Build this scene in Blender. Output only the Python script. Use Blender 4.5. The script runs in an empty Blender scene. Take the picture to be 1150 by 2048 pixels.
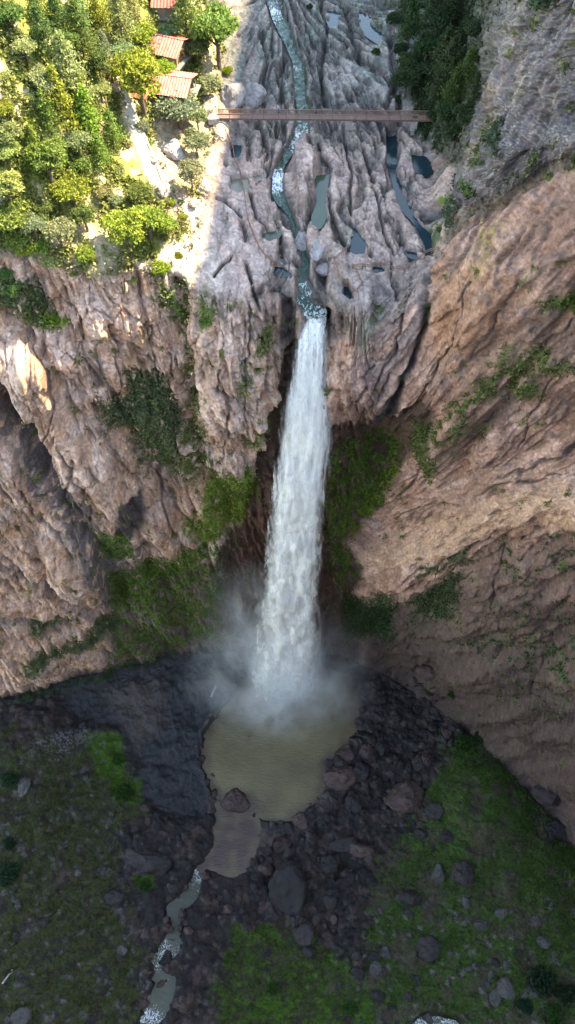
import bpy, bmesh, math, random
import numpy as np
from mathutils import Vector, Matrix
random.seed(7)
RNG = np.random.default_rng(11)
SC = bpy.context.scene
COL = SC.collection
F = 1577.0                    # focal length in photograph pixels (2048 tall)
CAM = np.array([0.0, 0.0, 123.0])   # lip of the fall is z = 0, metres

# ---------------------------------------------------------------- small helpers
def ray(px, py):
    a = (1024.0 - py) / F
    return np.array([(px - 575.0) / F, a * .8660254 + .5, a * .5 - .8660254])
def at_z(px, py, z):
    d = ray(px, py); return CAM + d * ((z - CAM[2]) / d[2])
def at_y(px, py, y):
    d = ray(px, py); return CAM + d * (y / d[1])
RN = np.array([.5957, .8032, 0.0])      # right wall: vertical plane
def at_r(px, py, off=0.0):
    d = ray(px, py); t = 117.6 / float(RN @ d)
    return CAM + d * (t - off)
def project(P):
    X, Y, Z = P[..., 0], P[..., 1], P[..., 2] - CAM[2]
    dep = Y * .5 - Z * .8660254
    up = Y * .8660254 + Z * .5
    dep = np.where(np.abs(dep) < 1e-3, 1e-3, dep)
    return 575 + F * X / dep, 1024 - F * up / dep, dep

# ---------------------------------------------------------------- noise
_perm = np.random.default_rng(3).permutation(256).astype(np.int32)
_perm = np.concatenate([_perm, _perm, _perm])
_GRAD = np.random.default_rng(4).normal(size=(256, 3)); _GRAD = (_GRAD / np.linalg.norm(_GRAD, axis=1)[:, None]).astype(np.float32)
def perlin(x, y, z):
    x = np.asarray(x, np.float32); y = np.asarray(y, np.float32); z = np.asarray(z, np.float32)
    xi = np.floor(x); yi = np.floor(y); zi = np.floor(z)
    fx, fy, fz = x - xi, y - yi, z - zi
    xi = xi.astype(np.int32) & 255; yi = yi.astype(np.int32) & 255; zi = zi.astype(np.int32) & 255
    u = fx * fx * fx * (fx * (fx * 6 - 15) + 10); v = fy * fy * fy * (fy * (fy * 6 - 15) + 10); w = fz * fz * fz * (fz * (fz * 6 - 15) + 10)
    def corner(dx, dy, dz):
        h = _perm[_perm[_perm[xi + dx] + yi + dy] + zi + dz]
        g = _GRAD[h]
        return g[..., 0] * (fx - dx) + g[..., 1] * (fy - dy) + g[..., 2] * (fz - dz)
    x00 = corner(0, 0, 0) * (1 - u) + corner(1, 0, 0) * u
    x10 = corner(0, 1, 0) * (1 - u) + corner(1, 1, 0) * u
    x01 = corner(0, 0, 1) * (1 - u) + corner(1, 0, 1) * u
    x11 = corner(0, 1, 1) * (1 - u) + corner(1, 1, 1) * u
    return (x00 * (1 - v) + x10 * v) * (1 - w) + (x01 * (1 - v) + x11 * v) * w
def fbm(x, y, z, octv=4, gain=.5, lac=2.03):
    s = 0; a = 1.0; f = 1.0
    for o in range(octv):
        s = s + a * perlin(x * f + 17.1 * o, y * f - 9.7 * o, z * f + 5.3 * o); a *= gain; f *= lac
    return s * 1.5
def ridged(x, y, z, octv=4, gain=.5, lac=2.03):
    s = 0; a = 1.0; f = 1.0
    for o in range(octv):
        s = s + a * (1 - 2.2 * np.abs(perlin(x * f + 31.1 * o, y * f + 3.7 * o, z * f - 11.3 * o))); a *= gain; f *= lac
    return s
def cells(x, y, z=None, jitter=.9):
    """2-D cellular noise: distances to the nearest and second feature point, and a random value of the nearest cell"""
    x = np.asarray(x, np.float32); y = np.asarray(y, np.float32)
    xi = np.floor(x).astype(np.int32); yi = np.floor(y).astype(np.int32)
    f1 = np.full(x.shape, 9., np.float32); f2 = f1.copy(); idv = np.zeros(x.shape, np.float32)
    for dx in (-1, 0, 1):
        for dy in (-1, 0, 1):
            h = _perm[_perm[(xi + dx) & 255] + ((yi + dy) & 255)]
            px = xi + dx + .5 + jitter * (h / 255. - .5)
            h2 = _perm[h + 57]
            py = yi + dy + .5 + jitter * (h2 / 255. - .5)
            d = np.sqrt((px - x) ** 2 + (py - y) ** 2).astype(np.float32)
            m = d < f1
            f2 = np.where(m, f1, np.minimum(f2, d)); idv = np.where(m, _perm[h2 + 91] / 255., idv); f1 = np.where(m, d, f1)
    return f1, f2, idv
def sstep(a, b, x):
    t = np.clip((x - a) / (b - a), 0, 1); return t * t * (3 - 2 * t)
def _crop(px, py, p, m, fn):
    """evaluate a distance only near its outline; far away it is a large constant"""
    k = (px > p[:, 0].min() - m) & (px < p[:, 0].max() + m) & (py > p[:, 1].min() - m) & (py < p[:, 1].max() + m)
    out = np.full(px.shape, 1e3, np.float32)
    if k.any(): out[k] = fn(px[k].astype(np.float32), py[k].astype(np.float32))
    return out
def poly_sd(px, py, poly, m=90):
    """signed distance to a polygon (negative inside)"""
    p = np.array(poly, np.float32); n = len(p)
    def fn(px, py):
        d = np.full(px.shape, 1e9, np.float32); ins = np.zeros(px.shape, bool)
        for i in range(n):
            a = p[i]; b = p[(i + 1) % n]; e = b - a
            wx, wy = px - a[0], py - a[1]
            t = np.clip((wx * e[0] + wy * e[1]) / (e @ e + 1e-9), 0, 1)
            d = np.minimum(d, (wx - e[0] * t) ** 2 + (wy - e[1] * t) ** 2)
            c = (a[1] > py) != (b[1] > py)
            ins ^= c & (px < (b[0] - a[0]) * (py - a[1]) / (b[1] - a[1] + 1e-9) + a[0])
        d = np.sqrt(d); return np.where(ins, -d, d)
    return _crop(px, py, p, m, fn)
def line_d(px, py, pts, widths=None, m=90):
    """distance to a polyline; with widths: distance minus the local half width"""
    p = np.array(pts, np.float32)
    def fn(px, py):
        best = np.full(px.shape, 1e9, np.float32)
        for i in range(len(p) - 1):
            a = p[i]; e = p[i + 1] - a
            wx, wy = px - a[0], py - a[1]
            t = np.clip((wx * e[0] + wy * e[1]) / (e @ e + 1e-9), 0, 1)
            d = np.sqrt((wx - e[0] * t) ** 2 + (wy - e[1] * t) ** 2)
            if widths is not None: d = d - (widths[i] + (widths[i + 1] - widths[i]) * t)
            best = np.minimum(best, d)
        return best
    return _crop(px, py, p, m, fn)
def pchip(xk, yk, x):
    """monotone cubic through rows of yk (K, ...) at xk, evaluated at x"""
    xk = np.asarray(xk, float); h = np.diff(xk); sh = (-1,) + (1,) * (yk.ndim - 1)
    dl = np.diff(yk, axis=0) / h.reshape(sh)
    m = np.zeros_like(yk)
    w1 = (2 * h[1:] + h[:-1]).reshape(sh); w2 = (h[1:] + 2 * h[:-1]).reshape(sh)
    same = dl[1:] * dl[:-1] > 0
    with np.errstate(divide='ignore', invalid='ignore'):
        hm = (w1 + w2) / (w1 / dl[:-1] + w2 / dl[1:])
    m[1:-1] = np.where(same, hm, 0); m[0] = dl[0]; m[-1] = dl[-1]
    i = np.clip(np.searchsorted(xk, x, side='right') - 1, 0, len(xk) - 2)
    t = ((x - xk[i]) / h[i]).reshape(sh); hh = h[i].reshape(sh)
    return (2*t**3 - 3*t**2 + 1) * yk[i] + (t**3 - 2*t**2 + t) * hh * m[i] + (-2*t**3 + 3*t**2) * yk[i+1] + (t**3 - t**2) * hh * m[i+1]

# ---------------------------------------------------------------- object helpers
def tag(o, label=None, cat=None, group=None, kind=None):
    if label: o['label'] = label
    if cat: o['category'] = cat
    if group: o['group'] = group
    if kind: o['kind'] = kind
    return o
def link(name, me, mat=None, parent=None, loc=None):
    o = bpy.data.objects.new(name, me); COL.objects.link(o)
    if mat is not None and me is not None and len(me.materials) == 0: me.materials.append(mat)
    if parent is not None: o.parent = parent
    if loc is not None: o.location = loc
    return o
def mesh_np(name, verts, faces, smooth=False):
    """verts (N,3), faces (M,3|4) numpy -> mesh"""
    verts = np.asarray(verts, np.float32); faces = np.asarray(faces, np.int32)
    me = bpy.data.meshes.new(name); k = faces.shape[1]
    me.vertices.add(len(verts)); me.vertices.foreach_set('co', verts.ravel())
    me.loops.add(faces.size); me.loops.foreach_set('vertex_index', faces.ravel())
    me.polygons.add(len(faces))
    me.polygons.foreach_set('loop_start', np.arange(0, faces.size, k, dtype=np.int32))
    me.polygons.foreach_set('loop_total', np.full(len(faces), k, np.int32))
    me.update(calc_edges=True); me.validate()
    me.polygons.foreach_set('use_smooth', np.full(len(me.polygons), smooth, dtype=bool))
    return me
def set_col(me, name, rgb):
    a = me.attributes.new(name, 'FLOAT_COLOR', 'POINT')
    c = np.ones((len(rgb), 4), np.float32); c[:, :3] = rgb
    a.data.foreach_set('color', c.ravel())
def empty(name, loc, rz=0.0):
    o = bpy.data.objects.new(name, None); COL.objects.link(o); o.location = loc; o.rotation_euler = (0, 0, rz); o.empty_display_size = .3
    return o
class MB:
    """collects boxes, tubes and lathed shapes; build() links them as one mesh object"""
    def __init__(s): s.v = []; s.f = []
    def add(s, v, f):
        n = len(s.v); s.v += [tuple(x) for x in v]; s.f += [tuple(i + n for i in q) for q in f]
    def box(s, c, size, rz=0.0, M=None):
        x, y, z = [k / 2 for k in size]
        vs = [Vector((a * x, b * y, d * z)) for a in (-1, 1) for b in (-1, 1) for d in (-1, 1)]
        R = M if M is not None else Matrix.Rotation(rz, 3, 'Z')
        vs = [R @ q + Vector(c) for q in vs]
        s.add(vs, [(0,1,3,2),(4,6,7,5),(0,4,5,1),(2,3,7,6),(0,2,6,4),(1,5,7,3)])
    def beam(s, a, b, w, h):
        a, b = Vector(a), Vector(b); d = (b - a); L = d.length; d.normalize()
        up = Vector((0, 0, 1)) if abs(d.z) < .95 else Vector((0, 1, 0))
        sx = d.cross(up).normalized(); sz = sx.cross(d)
        M = Matrix((d, sx, sz)).transposed()
        s.box((a + b) / 2, (L, w, h), M=M)
    def tube(s, pts, rad, n=6):
        pts = [Vector(p) for p in pts]; rad = rad if isinstance(rad, (list, tuple)) else [rad] * len(pts)
        base = len(s.v)
        for i, p in enumerate(pts):
            d = (pts[min(i + 1, len(pts) - 1)] - pts[max(i - 1, 0)]).normalized()
            up = Vector((0, 0, 1)) if abs(d.z) < .9 else Vector((1, 0, 0))
            sx = d.cross(up).normalized(); sy = sx.cross(d)
            for k in range(n):
                t = 2 * math.pi * k / n
                s.v.append(tuple(p + (sx * math.cos(t) + sy * math.sin(t)) * rad[i]))
        for i in range(len(pts) - 1):
            for k in range(n):
                a = base + i * n + k; b = base + i * n + (k + 1) % n
                s.f.append((a, b, b + n, a + n))
        s.f.append(tuple(base + k for k in range(n))[::-1]); s.f.append(tuple(base + (len(pts) - 1) * n + k for k in range(n)))
    def build(s, name, mat=None, parent=None, smooth=False):
        me = bpy.data.meshes.new(name); me.from_pydata(s.v, [], s.f); me.update()
        if smooth: me.polygons.foreach_set('use_smooth', [True] * len(me.polygons))
        return link(name, me, mat, parent)

# ---------------------------------------------------------------- node helpers
def new_mat(name):
    m = bpy.data.materials.new(name); m.use_nodes = True
    nt = m.node_tree; nt.nodes.clear()
    return m, nt
def N(nt, typ, **kw):
    n = nt.nodes.new(typ)
    for k, v in kw.items():
        if k in n.inputs.keys() if hasattr(n.inputs, 'keys') else False: n.inputs[k].default_value = v
        elif hasattr(n, k): setattr(n, k, v)
    return n
def simple_mat(name, col, rough=.8, var=.25, scale=3.0, bump=0.0, metal=0.0, spec=.4, trans=0.0, rand=0.0):
    """noise-varied principled material; rand varies the colour per object"""
    m, nt = new_mat(name); L = nt.links.new
    out = N(nt, 'ShaderNodeOutputMaterial'); b = N(nt, 'ShaderNodeBsdfPrincipled')
    b.inputs['Roughness'].default_value = rough; b.inputs['Metallic'].default_value = metal
    b.inputs['Specular IOR Level'].default_value = spec
    tc = N(nt, 'ShaderNodeTexCoord'); nz = N(nt, 'ShaderNodeTexNoise'); nz.inputs['Scale'].default_value = scale; nz.inputs['Detail'].default_value = 5
    L(tc.outputs['Object'], nz.inputs['Vector'])
    mr = N(nt, 'ShaderNodeMapRange'); mr.inputs['From Min'].default_value = .25; mr.inputs['From Max'].default_value = .75
    mr.inputs['To Min'].default_value = 1 - var; mr.inputs['To Max'].default_value = 1 + var
    L(nz.outputs['Fac'], mr.inputs['Value'])
    hs = N(nt, 'ShaderNodeHueSaturation'); hs.inputs['Color'].default_value = (*col, 1)
    if rand:
        oi = N(nt, 'ShaderNodeObjectInfo'); m2 = N(nt, 'ShaderNodeMapRange'); m2.inputs['To Min'].default_value = 1 - rand; m2.inputs['To Max'].default_value = 1 + rand
        L(oi.outputs['Random'], m2.inputs['Value']); mm = N(nt, 'ShaderNodeMath', operation='MULTIPLY'); L(mr.outputs[0], mm.inputs[0]); L(m2.outputs[0], mm.inputs[1])
        L(mm.outputs[0], hs.inputs['Value'])
    else: L(mr.outputs[0], hs.inputs['Value'])
    L(hs.outputs[0], b.inputs['Base Color'])
    if bump:
        bp = N(nt, 'ShaderNodeBump'); bp.inputs['Strength'].default_value = bump; bp.inputs['Distance'].default_value = .3; L(nz.outputs['Fac'], bp.inputs['Height']); L(bp.outputs[0], b.inputs['Normal'])
    if trans:
        tr = N(nt, 'ShaderNodeBsdfTranslucent'); L(hs.outputs[0], tr.inputs['Color'])
        mx = N(nt, 'ShaderNodeMixShader'); mx.inputs[0].default_value = trans; L(b.outputs[0], mx.inputs[1]); L(tr.outputs[0], mx.inputs[2]); L(mx.outputs[0], out.inputs[0])
    else: L(b.outputs[0], out.inputs[0])
    return m
# ================================================================ TERRAIN
# one continuous sheet: plateau -> rim -> canyon wall -> valley floor -> added shading wall behind the camera, lofted through surveyed points (metres)
W = lambda x, y, z: ('w', x, y, z)
z_ = lambda py, z: ('z', py, z)
y_ = lambda py, y: ('y', py, y)
r_ = lambda py, o: ('r', py, o)
ROWS = 21; RIM = 6; BASE = 14
COLS = {
 -420: [W(-330,420,85), z_(-260,60), z_(-50,57), z_(110,50), z_(225,43), z_(380,32), z_(520,18), y_(590,118), y_(680,117), y_(800,116), y_(930,115), y_(1040,114), y_(1150,113), y_(1270,111), z_(1380,-236), z_(1600,-238), z_(1830,-238), z_(2090,-238), W(-260,-60,-200), W(-330,-160,-80), W(-400,-220,50)],
 -60:  [W(-150,400,66), z_(-260,50), z_(-50,46), z_(110,40), z_(225,34), z_(390,22), z_(490,11), y_(565,124), y_(640,122), y_(740,115), y_(880,116), y_(1000,115), y_(1130,114), y_(1260,112), z_(1400,-240), z_(1600,-243), z_(1830,-244), z_(2090,-244), W(-120,-120,-225), W(-150,-220,-80), W(-180,-250,185)],
 60:   [W(-90,400,60), z_(-260,44), z_(-50,40), z_(110,34), z_(225,29), z_(390,18), z_(510,9), y_(580,125), y_(650,123), y_(740,115.5), y_(880,119), y_(1000,119), y_(1130,116), y_(1260,115), z_(1380,-240), z_(1600,-244), z_(1830,-245), z_(2090,-245), W(-80,-120,-228), W(-100,-220,-80), W(-120,-250,185)],
 150:  [W(-70,400,54), z_(-260,38), z_(-50,34), z_(110,28), z_(225,23), z_(390,13), z_(545,6), y_(585,125), y_(660,121), y_(760,117), y_(880,117), y_(1000,116), y_(1130,114), y_(1220,118), z_(1350,-240), z_(1580,-245), z_(1830,-246), z_(2090,-246), W(-50,-120,-230), W(-60,-220,-80), W(-70,-250,185)],
 260:  [W(-50,400,46), z_(-260,30), z_(-50,26), z_(110,20), z_(225,15), z_(390,9), z_(540,4), y_(580,128), y_(660,125), y_(760,122), y_(880,122), y_(1000,120), y_(1110,121), y_(1210,126), z_(1330,-241), z_(1560,-245), z_(1830,-247), z_(2090,-247), W(-30,-120,-231), W(-40,-220,-80), W(-45,-250,185)],
 350:  [W(-38,400,40), z_(-260,24), z_(-50,20), z_(110,14), z_(225,10), z_(390,6), z_(555,1), y_(610,127.5), y_(690,126), y_(780,125), y_(880,124), y_(980,125), y_(1090,128), y_(1200,130), z_(1305,-241), z_(1520,-246), z_(1800,-247), z_(2090,-248), W(-15,-120,-232), W(-20,-220,-80), W(-25,-250,185)],
 430:  [W(-26,420,34), z_(-260,18), z_(-50,14), z_(110,9), z_(225,6), z_(390,4), z_(590,-3), y_(650,124.5), y_(730,122.5), y_(820,121), y_(920,121), y_(970,124), y_(1080,130), y_(1190,132), z_(1295,-242), z_(1500,-247), z_(1800,-248), z_(2090,-249), W(-5,-120,-233), W(-5,-220,-80), W(-5,-250,185)],
 510:  [W(-14,440,30), z_(-260,14), z_(-50,9), z_(110,6), z_(225,4), z_(390,3), z_(605,-5), y_(665,125), y_(740,123), y_(820,123), y_(910,124), y_(1000,128), y_(1090,132), y_(1190,134), z_(1290,-244), z_(1480,-248), z_(1800,-249), z_(2090,-250), W(5,-120,-233), W(5,-220,-80), W(5,-250,185)],
 580:  [W(-4,460,28), z_(-260,11), z_(-50,7), z_(110,5), z_(225,3), z_(390,2), z_(610,-6), y_(690,127), y_(770,128), y_(850,129), y_(940,130), y_(1030,131), y_(1110,133), y_(1200,135), z_(1285,-246), z_(1480,-249), z_(1800,-249.5), z_(2090,-250), W(15,-120,-233), W(15,-220,-80), W(15,-250,185)],
 655:  [W(8,480,28), z_(-260,10), z_(-50,6), z_(110,5), z_(225,3.5), z_(390,2.5), z_(630,-6), y_(695,125.5), y_(770,124), y_(850,126), y_(930,130), y_(1020,131), y_(1110,132), y_(1210,134), z_(1300,-246), z_(1480,-249), z_(1800,-249), z_(2090,-249), W(25,-120,-233), W(25,-220,-80), W(25,-250,185)],
 740:  [W(22,500,34), z_(-260,12), z_(-50,7), z_(110,6), z_(225,4), z_(390,2.5), z_(610,-3.5), y_(690,122.5), y_(790,119.5), y_(850,126), y_(980,129), y_(1085,124), y_(1185,117.5), y_(1218,127), z_(1335,-246), z_(1540,-248), z_(1800,-248), z_(2090,-248), W(35,-120,-232), W(35,-220,-80), W(35,-250,185)],
 850:  [W(90,520,100), z_(-260,20), z_(-50,12), z_(110,8), z_(225,4.5), z_(390,1.5), z_(550,0), y_(620,123), y_(730,120), y_(830,118.5), y_(960,117.5), y_(1060,114), y_(1190,110), y_(1225,119), z_(1400,-244), z_(1560,-246), z_(1800,-246), z_(2090,-246), W(55,-120,-231), W(55,-220,-80), W(55,-250,185)],
 930:  [W(125,430,160), z_(-260,24), z_(-50,15), z_(110,10), y_(225,156), y_(350,139), r_(440,-9), r_(560,-2), r_(700,0), r_(850,2), r_(960,4), r_(1060,9), r_(1150,3), r_(1240,-7), z_(1460,-241), z_(1590,-240), z_(1800,-243), z_(2090,-244), W(75,-120,-230), W(75,-220,-80), W(75,-250,185)],
 985:  [W(125,360,175), y_(-260,200), y_(-50,178), y_(110,150), y_(225,135), y_(315,128), r_(410,-9), r_(540,-2), r_(690,0), r_(850,1), r_(960,4), r_(1052,11), r_(1135,3), r_(1265,-7), z_(1515,-240), z_(1625,-238), z_(1815,-242), z_(2090,-243), W(85,-120,-230), W(87,-220,-80), W(90,-250,185)],
 1030: [W(125,300,184), y_(-260,158), y_(-50,146), y_(110,137), y_(225,130), y_(310,124), r_(380,-8), r_(520,-2), r_(680,0), r_(850,0), r_(960,4), r_(1045,13), r_(1120,3), r_(1290,-8), z_(1570,-239), z_(1660,-237), z_(1830,-241), z_(2090,-242), W(95,-120,-229), W(100,-220,-80), W(105,-250,185)],
 1150: [W(125,225,177), y_(-260,134), y_(-50,128), y_(110,125), y_(225,121), y_(280,117), r_(325,-6), r_(480,0), r_(660,0), r_(830,0), r_(930,5), r_(1025,14), r_(1110,1), r_(1360,-8), z_(1690,-238), z_(1770,-237), z_(1880,-239), z_(2090,-240), W(125,-120,-226), W(140,-220,-80), W(150,-250,185)],
 1320: [W(125,165,172), y_(-260,120), y_(-50,117), y_(110,113), y_(225,107), y_(270,102), r_(310,-4), r_(470,0), r_(660,0), r_(850,0), r_(960,4), r_(1080,4), r_(1220,0), r_(1550,-6), z_(1900,-234), z_(1980,-234), z_(2060,-235), z_(2150,-236), W(175,-100,-222), W(190,-200,-80), W(200,-260,50)],
 1600: [W(145,110,165), y_(-260,98), y_(-50,95), y_(110,92), y_(225,86), y_(270,82), r_(310,-2), r_(500,0), r_(700,0), r_(900,0), r_(1050,2), r_(1250,0), r_(1500,-3), r_(1850,-6), z_(2150,-228), z_(2190,-228), z_(2240,-228), z_(2300,-228), W(230,-90,-215), W(250,-170,-80), W(270,-220,50)],
 2300: [W(190,10,160), W(150,20,100), W(135,25,85), W(130,25,72), W(128,22,60), W(127,20,50), W(128,18,40), W(135,15,10), W(145,5,-25), W(155,-2,-60), W(165,-10,-95), W(175,-20,-130), W(185,-30,-160), W(200,-40,-195), W(225,-60,-222), W(245,-75,-222), W(260,-90,-221), W(275,-105,-220), W(300,-130,-190), W(320,-160,-80), W(340,-170,170)],
}
def solve(px, s):
    if s[0] == 'w': return np.array(s[1:], float)
    if s[0] == 'z': return at_z(px, s[1], s[2])
    if s[0] == 'y': return at_y(px, s[1], s[2])
    return at_r(px, s[1], s[2])
cx = sorted(COLS)
GRID = np.array([[solve(c, s) for s in COLS[c]] for c in cx])          # (col,row,3)
tk = np.array([-900, -260, -50, 110, 225, 390, 570, 630, 710, 800, 910, 1010, 1110, 1220, 1350, 1560, 1820, 2090, 2600, 3000, 3300], float)
def fine(knots, steps):
    out = []
    for i in range(len(knots) - 1):
        n = max(1, int(round((knots[i + 1] - knots[i]) / steps[i]))); out += list(np.linspace(knots[i], knots[i + 1], n, endpoint=False))
    return np.array(out + [knots[-1]])
STEP = 2.0
cs = np.array(cx, float)
sx = fine(cs, [ (STEP if 0 <= a < 1150 else (STEP * 1.2 if a == -60 else (12 if a < 1400 else 40))) for a in cs[:-1]])
sx = sx[(sx < -60) | (sx > -60 + 0) ]
ty = fine(tk, [40, 8] + [STEP * .95] * 15 + [16, 40, 40])
B = pchip(tk, GRID.transpose(1, 0, 2), ty)              # (T, col, 3)
B = pchip(cs, B.transpose(1, 0, 2), sx).transpose(1, 0, 2)  # (T, S, 3)
TI = np.interp(ty, tk, np.arange(ROWS))[:, None] * np.ones(len(sx))[None]
def normals(P):
    du = np.gradient(P, axis=1); dv = np.gradient(P, axis=0)
    n = np.cross(dv, du); n /= np.linalg.norm(n, axis=2, keepdims=True) + 1e-9
    return n
NB = normals(B)
if NB[len(ty) - 60, len(sx) // 2, 2] < 0: NB = -NB
PX, PY, PD = project(B)
inview = (PX > -200) & (PX < 1400) & (PY > -200) & (PY < 2300) & (PD > 20)
PX = np.where(inview, PX, np.broadcast_to(sx, PX.shape)); PY = np.where(inview, PY, np.broadcast_to(ty[:, None], PY.shape))
X, Y, Z = (B[..., k].astype(np.float32) for k in range(3)); PX = PX.astype(np.float32); PY = PY.astype(np.float32); TI = TI.astype(np.float32)

# ---------------------------------------------------------------- zones
wr = 9 * fbm(PX / 60, PY / 60, 0 * PX, 3)               # ragged borders
wr2 = 9 * fbm(PX / 60 + 50, PY / 60, 0 * PX + 9, 3)
QX, QY = PX + wr, PY + wr2
def area(poly, soft=10, rag=1.0): return 1 - sstep(-soft, soft, poly_sd(PX + wr * rag, PY + wr2 * rag, poly))
def stroke(pts, w, soft=6, rag=1.0):
    ws = w if isinstance(w, (list, tuple)) else [w] * len(pts)
    return 1 - sstep(-soft, soft, line_d(PX + wr * rag, PY + wr2 * rag, pts, ws))
up = 1 - sstep(RIM - .35, RIM + .35, TI)                 # above the rim
cliff = sstep(RIM - .35, RIM + .35, TI) * (1 - sstep(BASE - .25, BASE + .1, TI))
val = sstep(BASE - .25, BASE + .1, TI)
PLAT = area([(470,-90),(800,-90),(800,60),(830,260),(900,330),(895,470),(868,520),(850,600),(750,640),(655,690),(570,690),(480,660),(400,600),(360,540),(385,470),(410,330),(432,240),(440,120)], 12) * (TI < RIM + 1.2)
right = sstep(640, 760, PX)
wallL = cliff * (1 - right); wallR = cliff * right
MTN = up * (1 - PLAT) * sstep(860, 960, PX + .25 * (PY - 250))
HILL = up * (1 - PLAT) * (1 - sstep(560, 700, PX))
GULLY = up * (1 - PLAT) * np.clip(1 - MTN - HILL, 0, 1)

hR = .803 * X - .596 * Y - .354 * Z; hL = X + .12 * Z
H = np.where(right > .5, hR, hL) * right + hL * (1 - right)

# ---------------------------------------------------------------- relief
D = np.zeros_like(X)
def bump(cx_, cy_, rx, ry, amp, ang=0):
    a = math.radians(ang); dx, dy = PX - cx_, PY - cy_
    u = (dx * math.cos(a) + dy * math.sin(a)) / rx; v = (-dx * math.sin(a) + dy * math.cos(a)) / ry
    return amp * np.exp(-(u * u + v * v))
for b in [(470,770,75,170,4.5), (255,650,75,70,3), (60,770,80,60,5), (185,985,75,120,5,-15), (130,1170,80,45,5,25), (60,1330,120,30,2,-12), (20,1000,70,110,3), (300,1060,50,60,2.5), (600,1240,60,70,0),
          (1000,900,90,60,2.5,-35), (840,900,40,70,2.5,10), (1080,560,60,120,2.5,35), (960,620,60,100,2,30), (730,720,50,90,2,20), (1040,1180,90,60,3,-30), (960,1330,70,70,3), (700,600,45,40,1.2), (1090,150,50,120,2.5,30)]:
    D += bump(*b)
def gully(pts, w, depth, soft=1.6): return depth * np.exp(-np.maximum(line_d(PX + .6 * wr, PY + .6 * wr2, pts), 0) ** 2 / (w * w) * soft)
G = [([(352,565),(375,700),(385,860),(402,960)], 16, 3.5), ([(-20,750),(60,880),(130,1000),(200,1110),(245,1215)], 30, 6), ([(-20,600),(50,650),(95,720),(130,790)], 16, 3.5), ([(594,690),(562,770),(535,890),(505,1010)], 15, 4),
     ([(262,1010),(290,1090),(305,1150)], 16, 3), ([(430,960),(460,1060),(470,1180)], 22, 3), ([(0,1130),(90,1170),(200,1220)], 9, 2.5), ([(0,1235),(110,1250),(220,1215)], 10, 2.5), ([(160,640),(185,720),(200,830)], 7, 1.5),
     ([(864,545),(852,640),(832,700),(800,765),(765,830)], 9, 2.5), ([(795,1200),(880,1125),(985,1082)], 6, 2.2), ([(1150,590),(1050,740),(960,860),(900,960)], 14, 2), ([(800,560),(795,600)], 5, 1.5), ([(700,1170),(790,1195),(900,1130)], 4, 1),
     ([(1000,60),(960,160),(900,300),(880,420)], 12, 1.5), ([(1150,300),(1040,380),(960,440),(880,490)], 9, 2), ([(1090,380),(1040,480),(985,560)], 7, 1.5), ([(1150,1180),(1080,1260),(1000,1300)], 8, 1.5),
     ([(1060,80),(1010,220),(960,330)], 9, 1.2), ([(1120,180),(1070,270),(1000,370)], 9, 1.2), ([(740,860),(800,830),(860,770)], 8, 2)]
for pts, w, dp in G: D -= gully(pts, w, dp)
CRACKS = [([(1170,630),(1080,700),(1000,762),(930,840)],3), ([(1120,955),(1020,962),(950,992)],2.2), ([(960,560),(930,640),(885,720),(825,800)],2), ([(1040,560),(992,640),(950,705)],2), ([(1170,875),(1080,930),(1000,955)],2.4), ([(905,1020),(850,1002),(795,1045)],2), ([(1170,1285),(1080,1320),(1050,1400),(960,1412)],2.6), ([(742,720),(720,790),(690,850)],2.2), ([(1000,1120),(988,1200),(1012,1262)],1.8), ([(1085,1060),(1040,1100),(930,1100)],2.2), ([(1170,1470),(1110,1500),(1050,1480)],2.2), ([(820,620),(790,700),(740,770)],2.2), ([(1110,760),(1060,830),(1040,900)],2), ([(780,740),(745,800),(720,840)],2), ([(880,860),(840,950),(770,1010)],1.8),
 ([(340,700),(345,800),(362,900)],2.4), ([(440,700),(452,830),(440,930)],2), ([(120,850),(160,960),(192,1062)],2.6), ([(228,650),(242,770),(250,850)],2.2), ([(20,930),(80,1040),(150,1120)],2.4), ([(300,650),(310,740),(300,820)],2), ([(500,660),(482,760),(490,860)],2.4), ([(-10,1065),(60,1110),(110,1130)],2), ([(150,900),(120,1000),(150,1060)],1.8), ([(330,920),(320,1000),(350,1070)],2), ([(70,700),(110,790),(100,860)],2.4), ([(545,640),(520,720),(515,800)],2)]
CRM = np.zeros_like(X)
for pts, w in CRACKS: CRM = np.maximum(CRM, np.exp(-(line_d(PX + 1.5 * wr, PY + 1.5 * wr2, pts) / w) ** 2))
CRM = CRM * cliff; D -= 1.1 * CRM
zero = np.zeros_like(X)
# canyon walls: fractured rock drawn out along the fall line
def billow(x, y, z, o=3, g=.5, e=.55):
    s = 0; a = 1.; f = 1.
    for k in range(o): s = s + a * np.minimum(1, 2.6 * np.abs(perlin(x * f + 7 * k, y * f + 3 * k, z + k))) ** e; a *= g; f *= 2.1
    return s
big = fbm(H / 15, Z / 45, Y / 60, 4)
mid = ridged(H / 6.5, Z / 34, Y / 30, 4)
fin = fbm(H / 1.6, Z / 9, Y / 6, 4)
mic = fbm(H / .55, Z / .9, Y / .9, 3)
f1, f2, cid = cells(H / 4.2 + .35 * fbm(H / 3, Z / 6, zero, 2), Z / 9.5 + .3 * big)
blk = (cid - .5) * sstep(.02, .18, f2 - f1)
crk = 1 - sstep(0, .07, f2 - f1)
g1, g2, gid = cells(H / 1.6 + .3 * fin, Z / 3.2)
bl = billow((H + 2.5 * big) / 6.5 + 3, Z / 42 + .2 * big, Y / 60, 3, .5); br = billow((H + 3 * big) / 7 + 11, (Z + .15 * H) / 40 + .2 * big, zero, 3, .45)
D += wallL * 2.4 * (np.minimum(bl, 1.15) - 1.1) + wallR * .7 * (br - 1.2)
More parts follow.
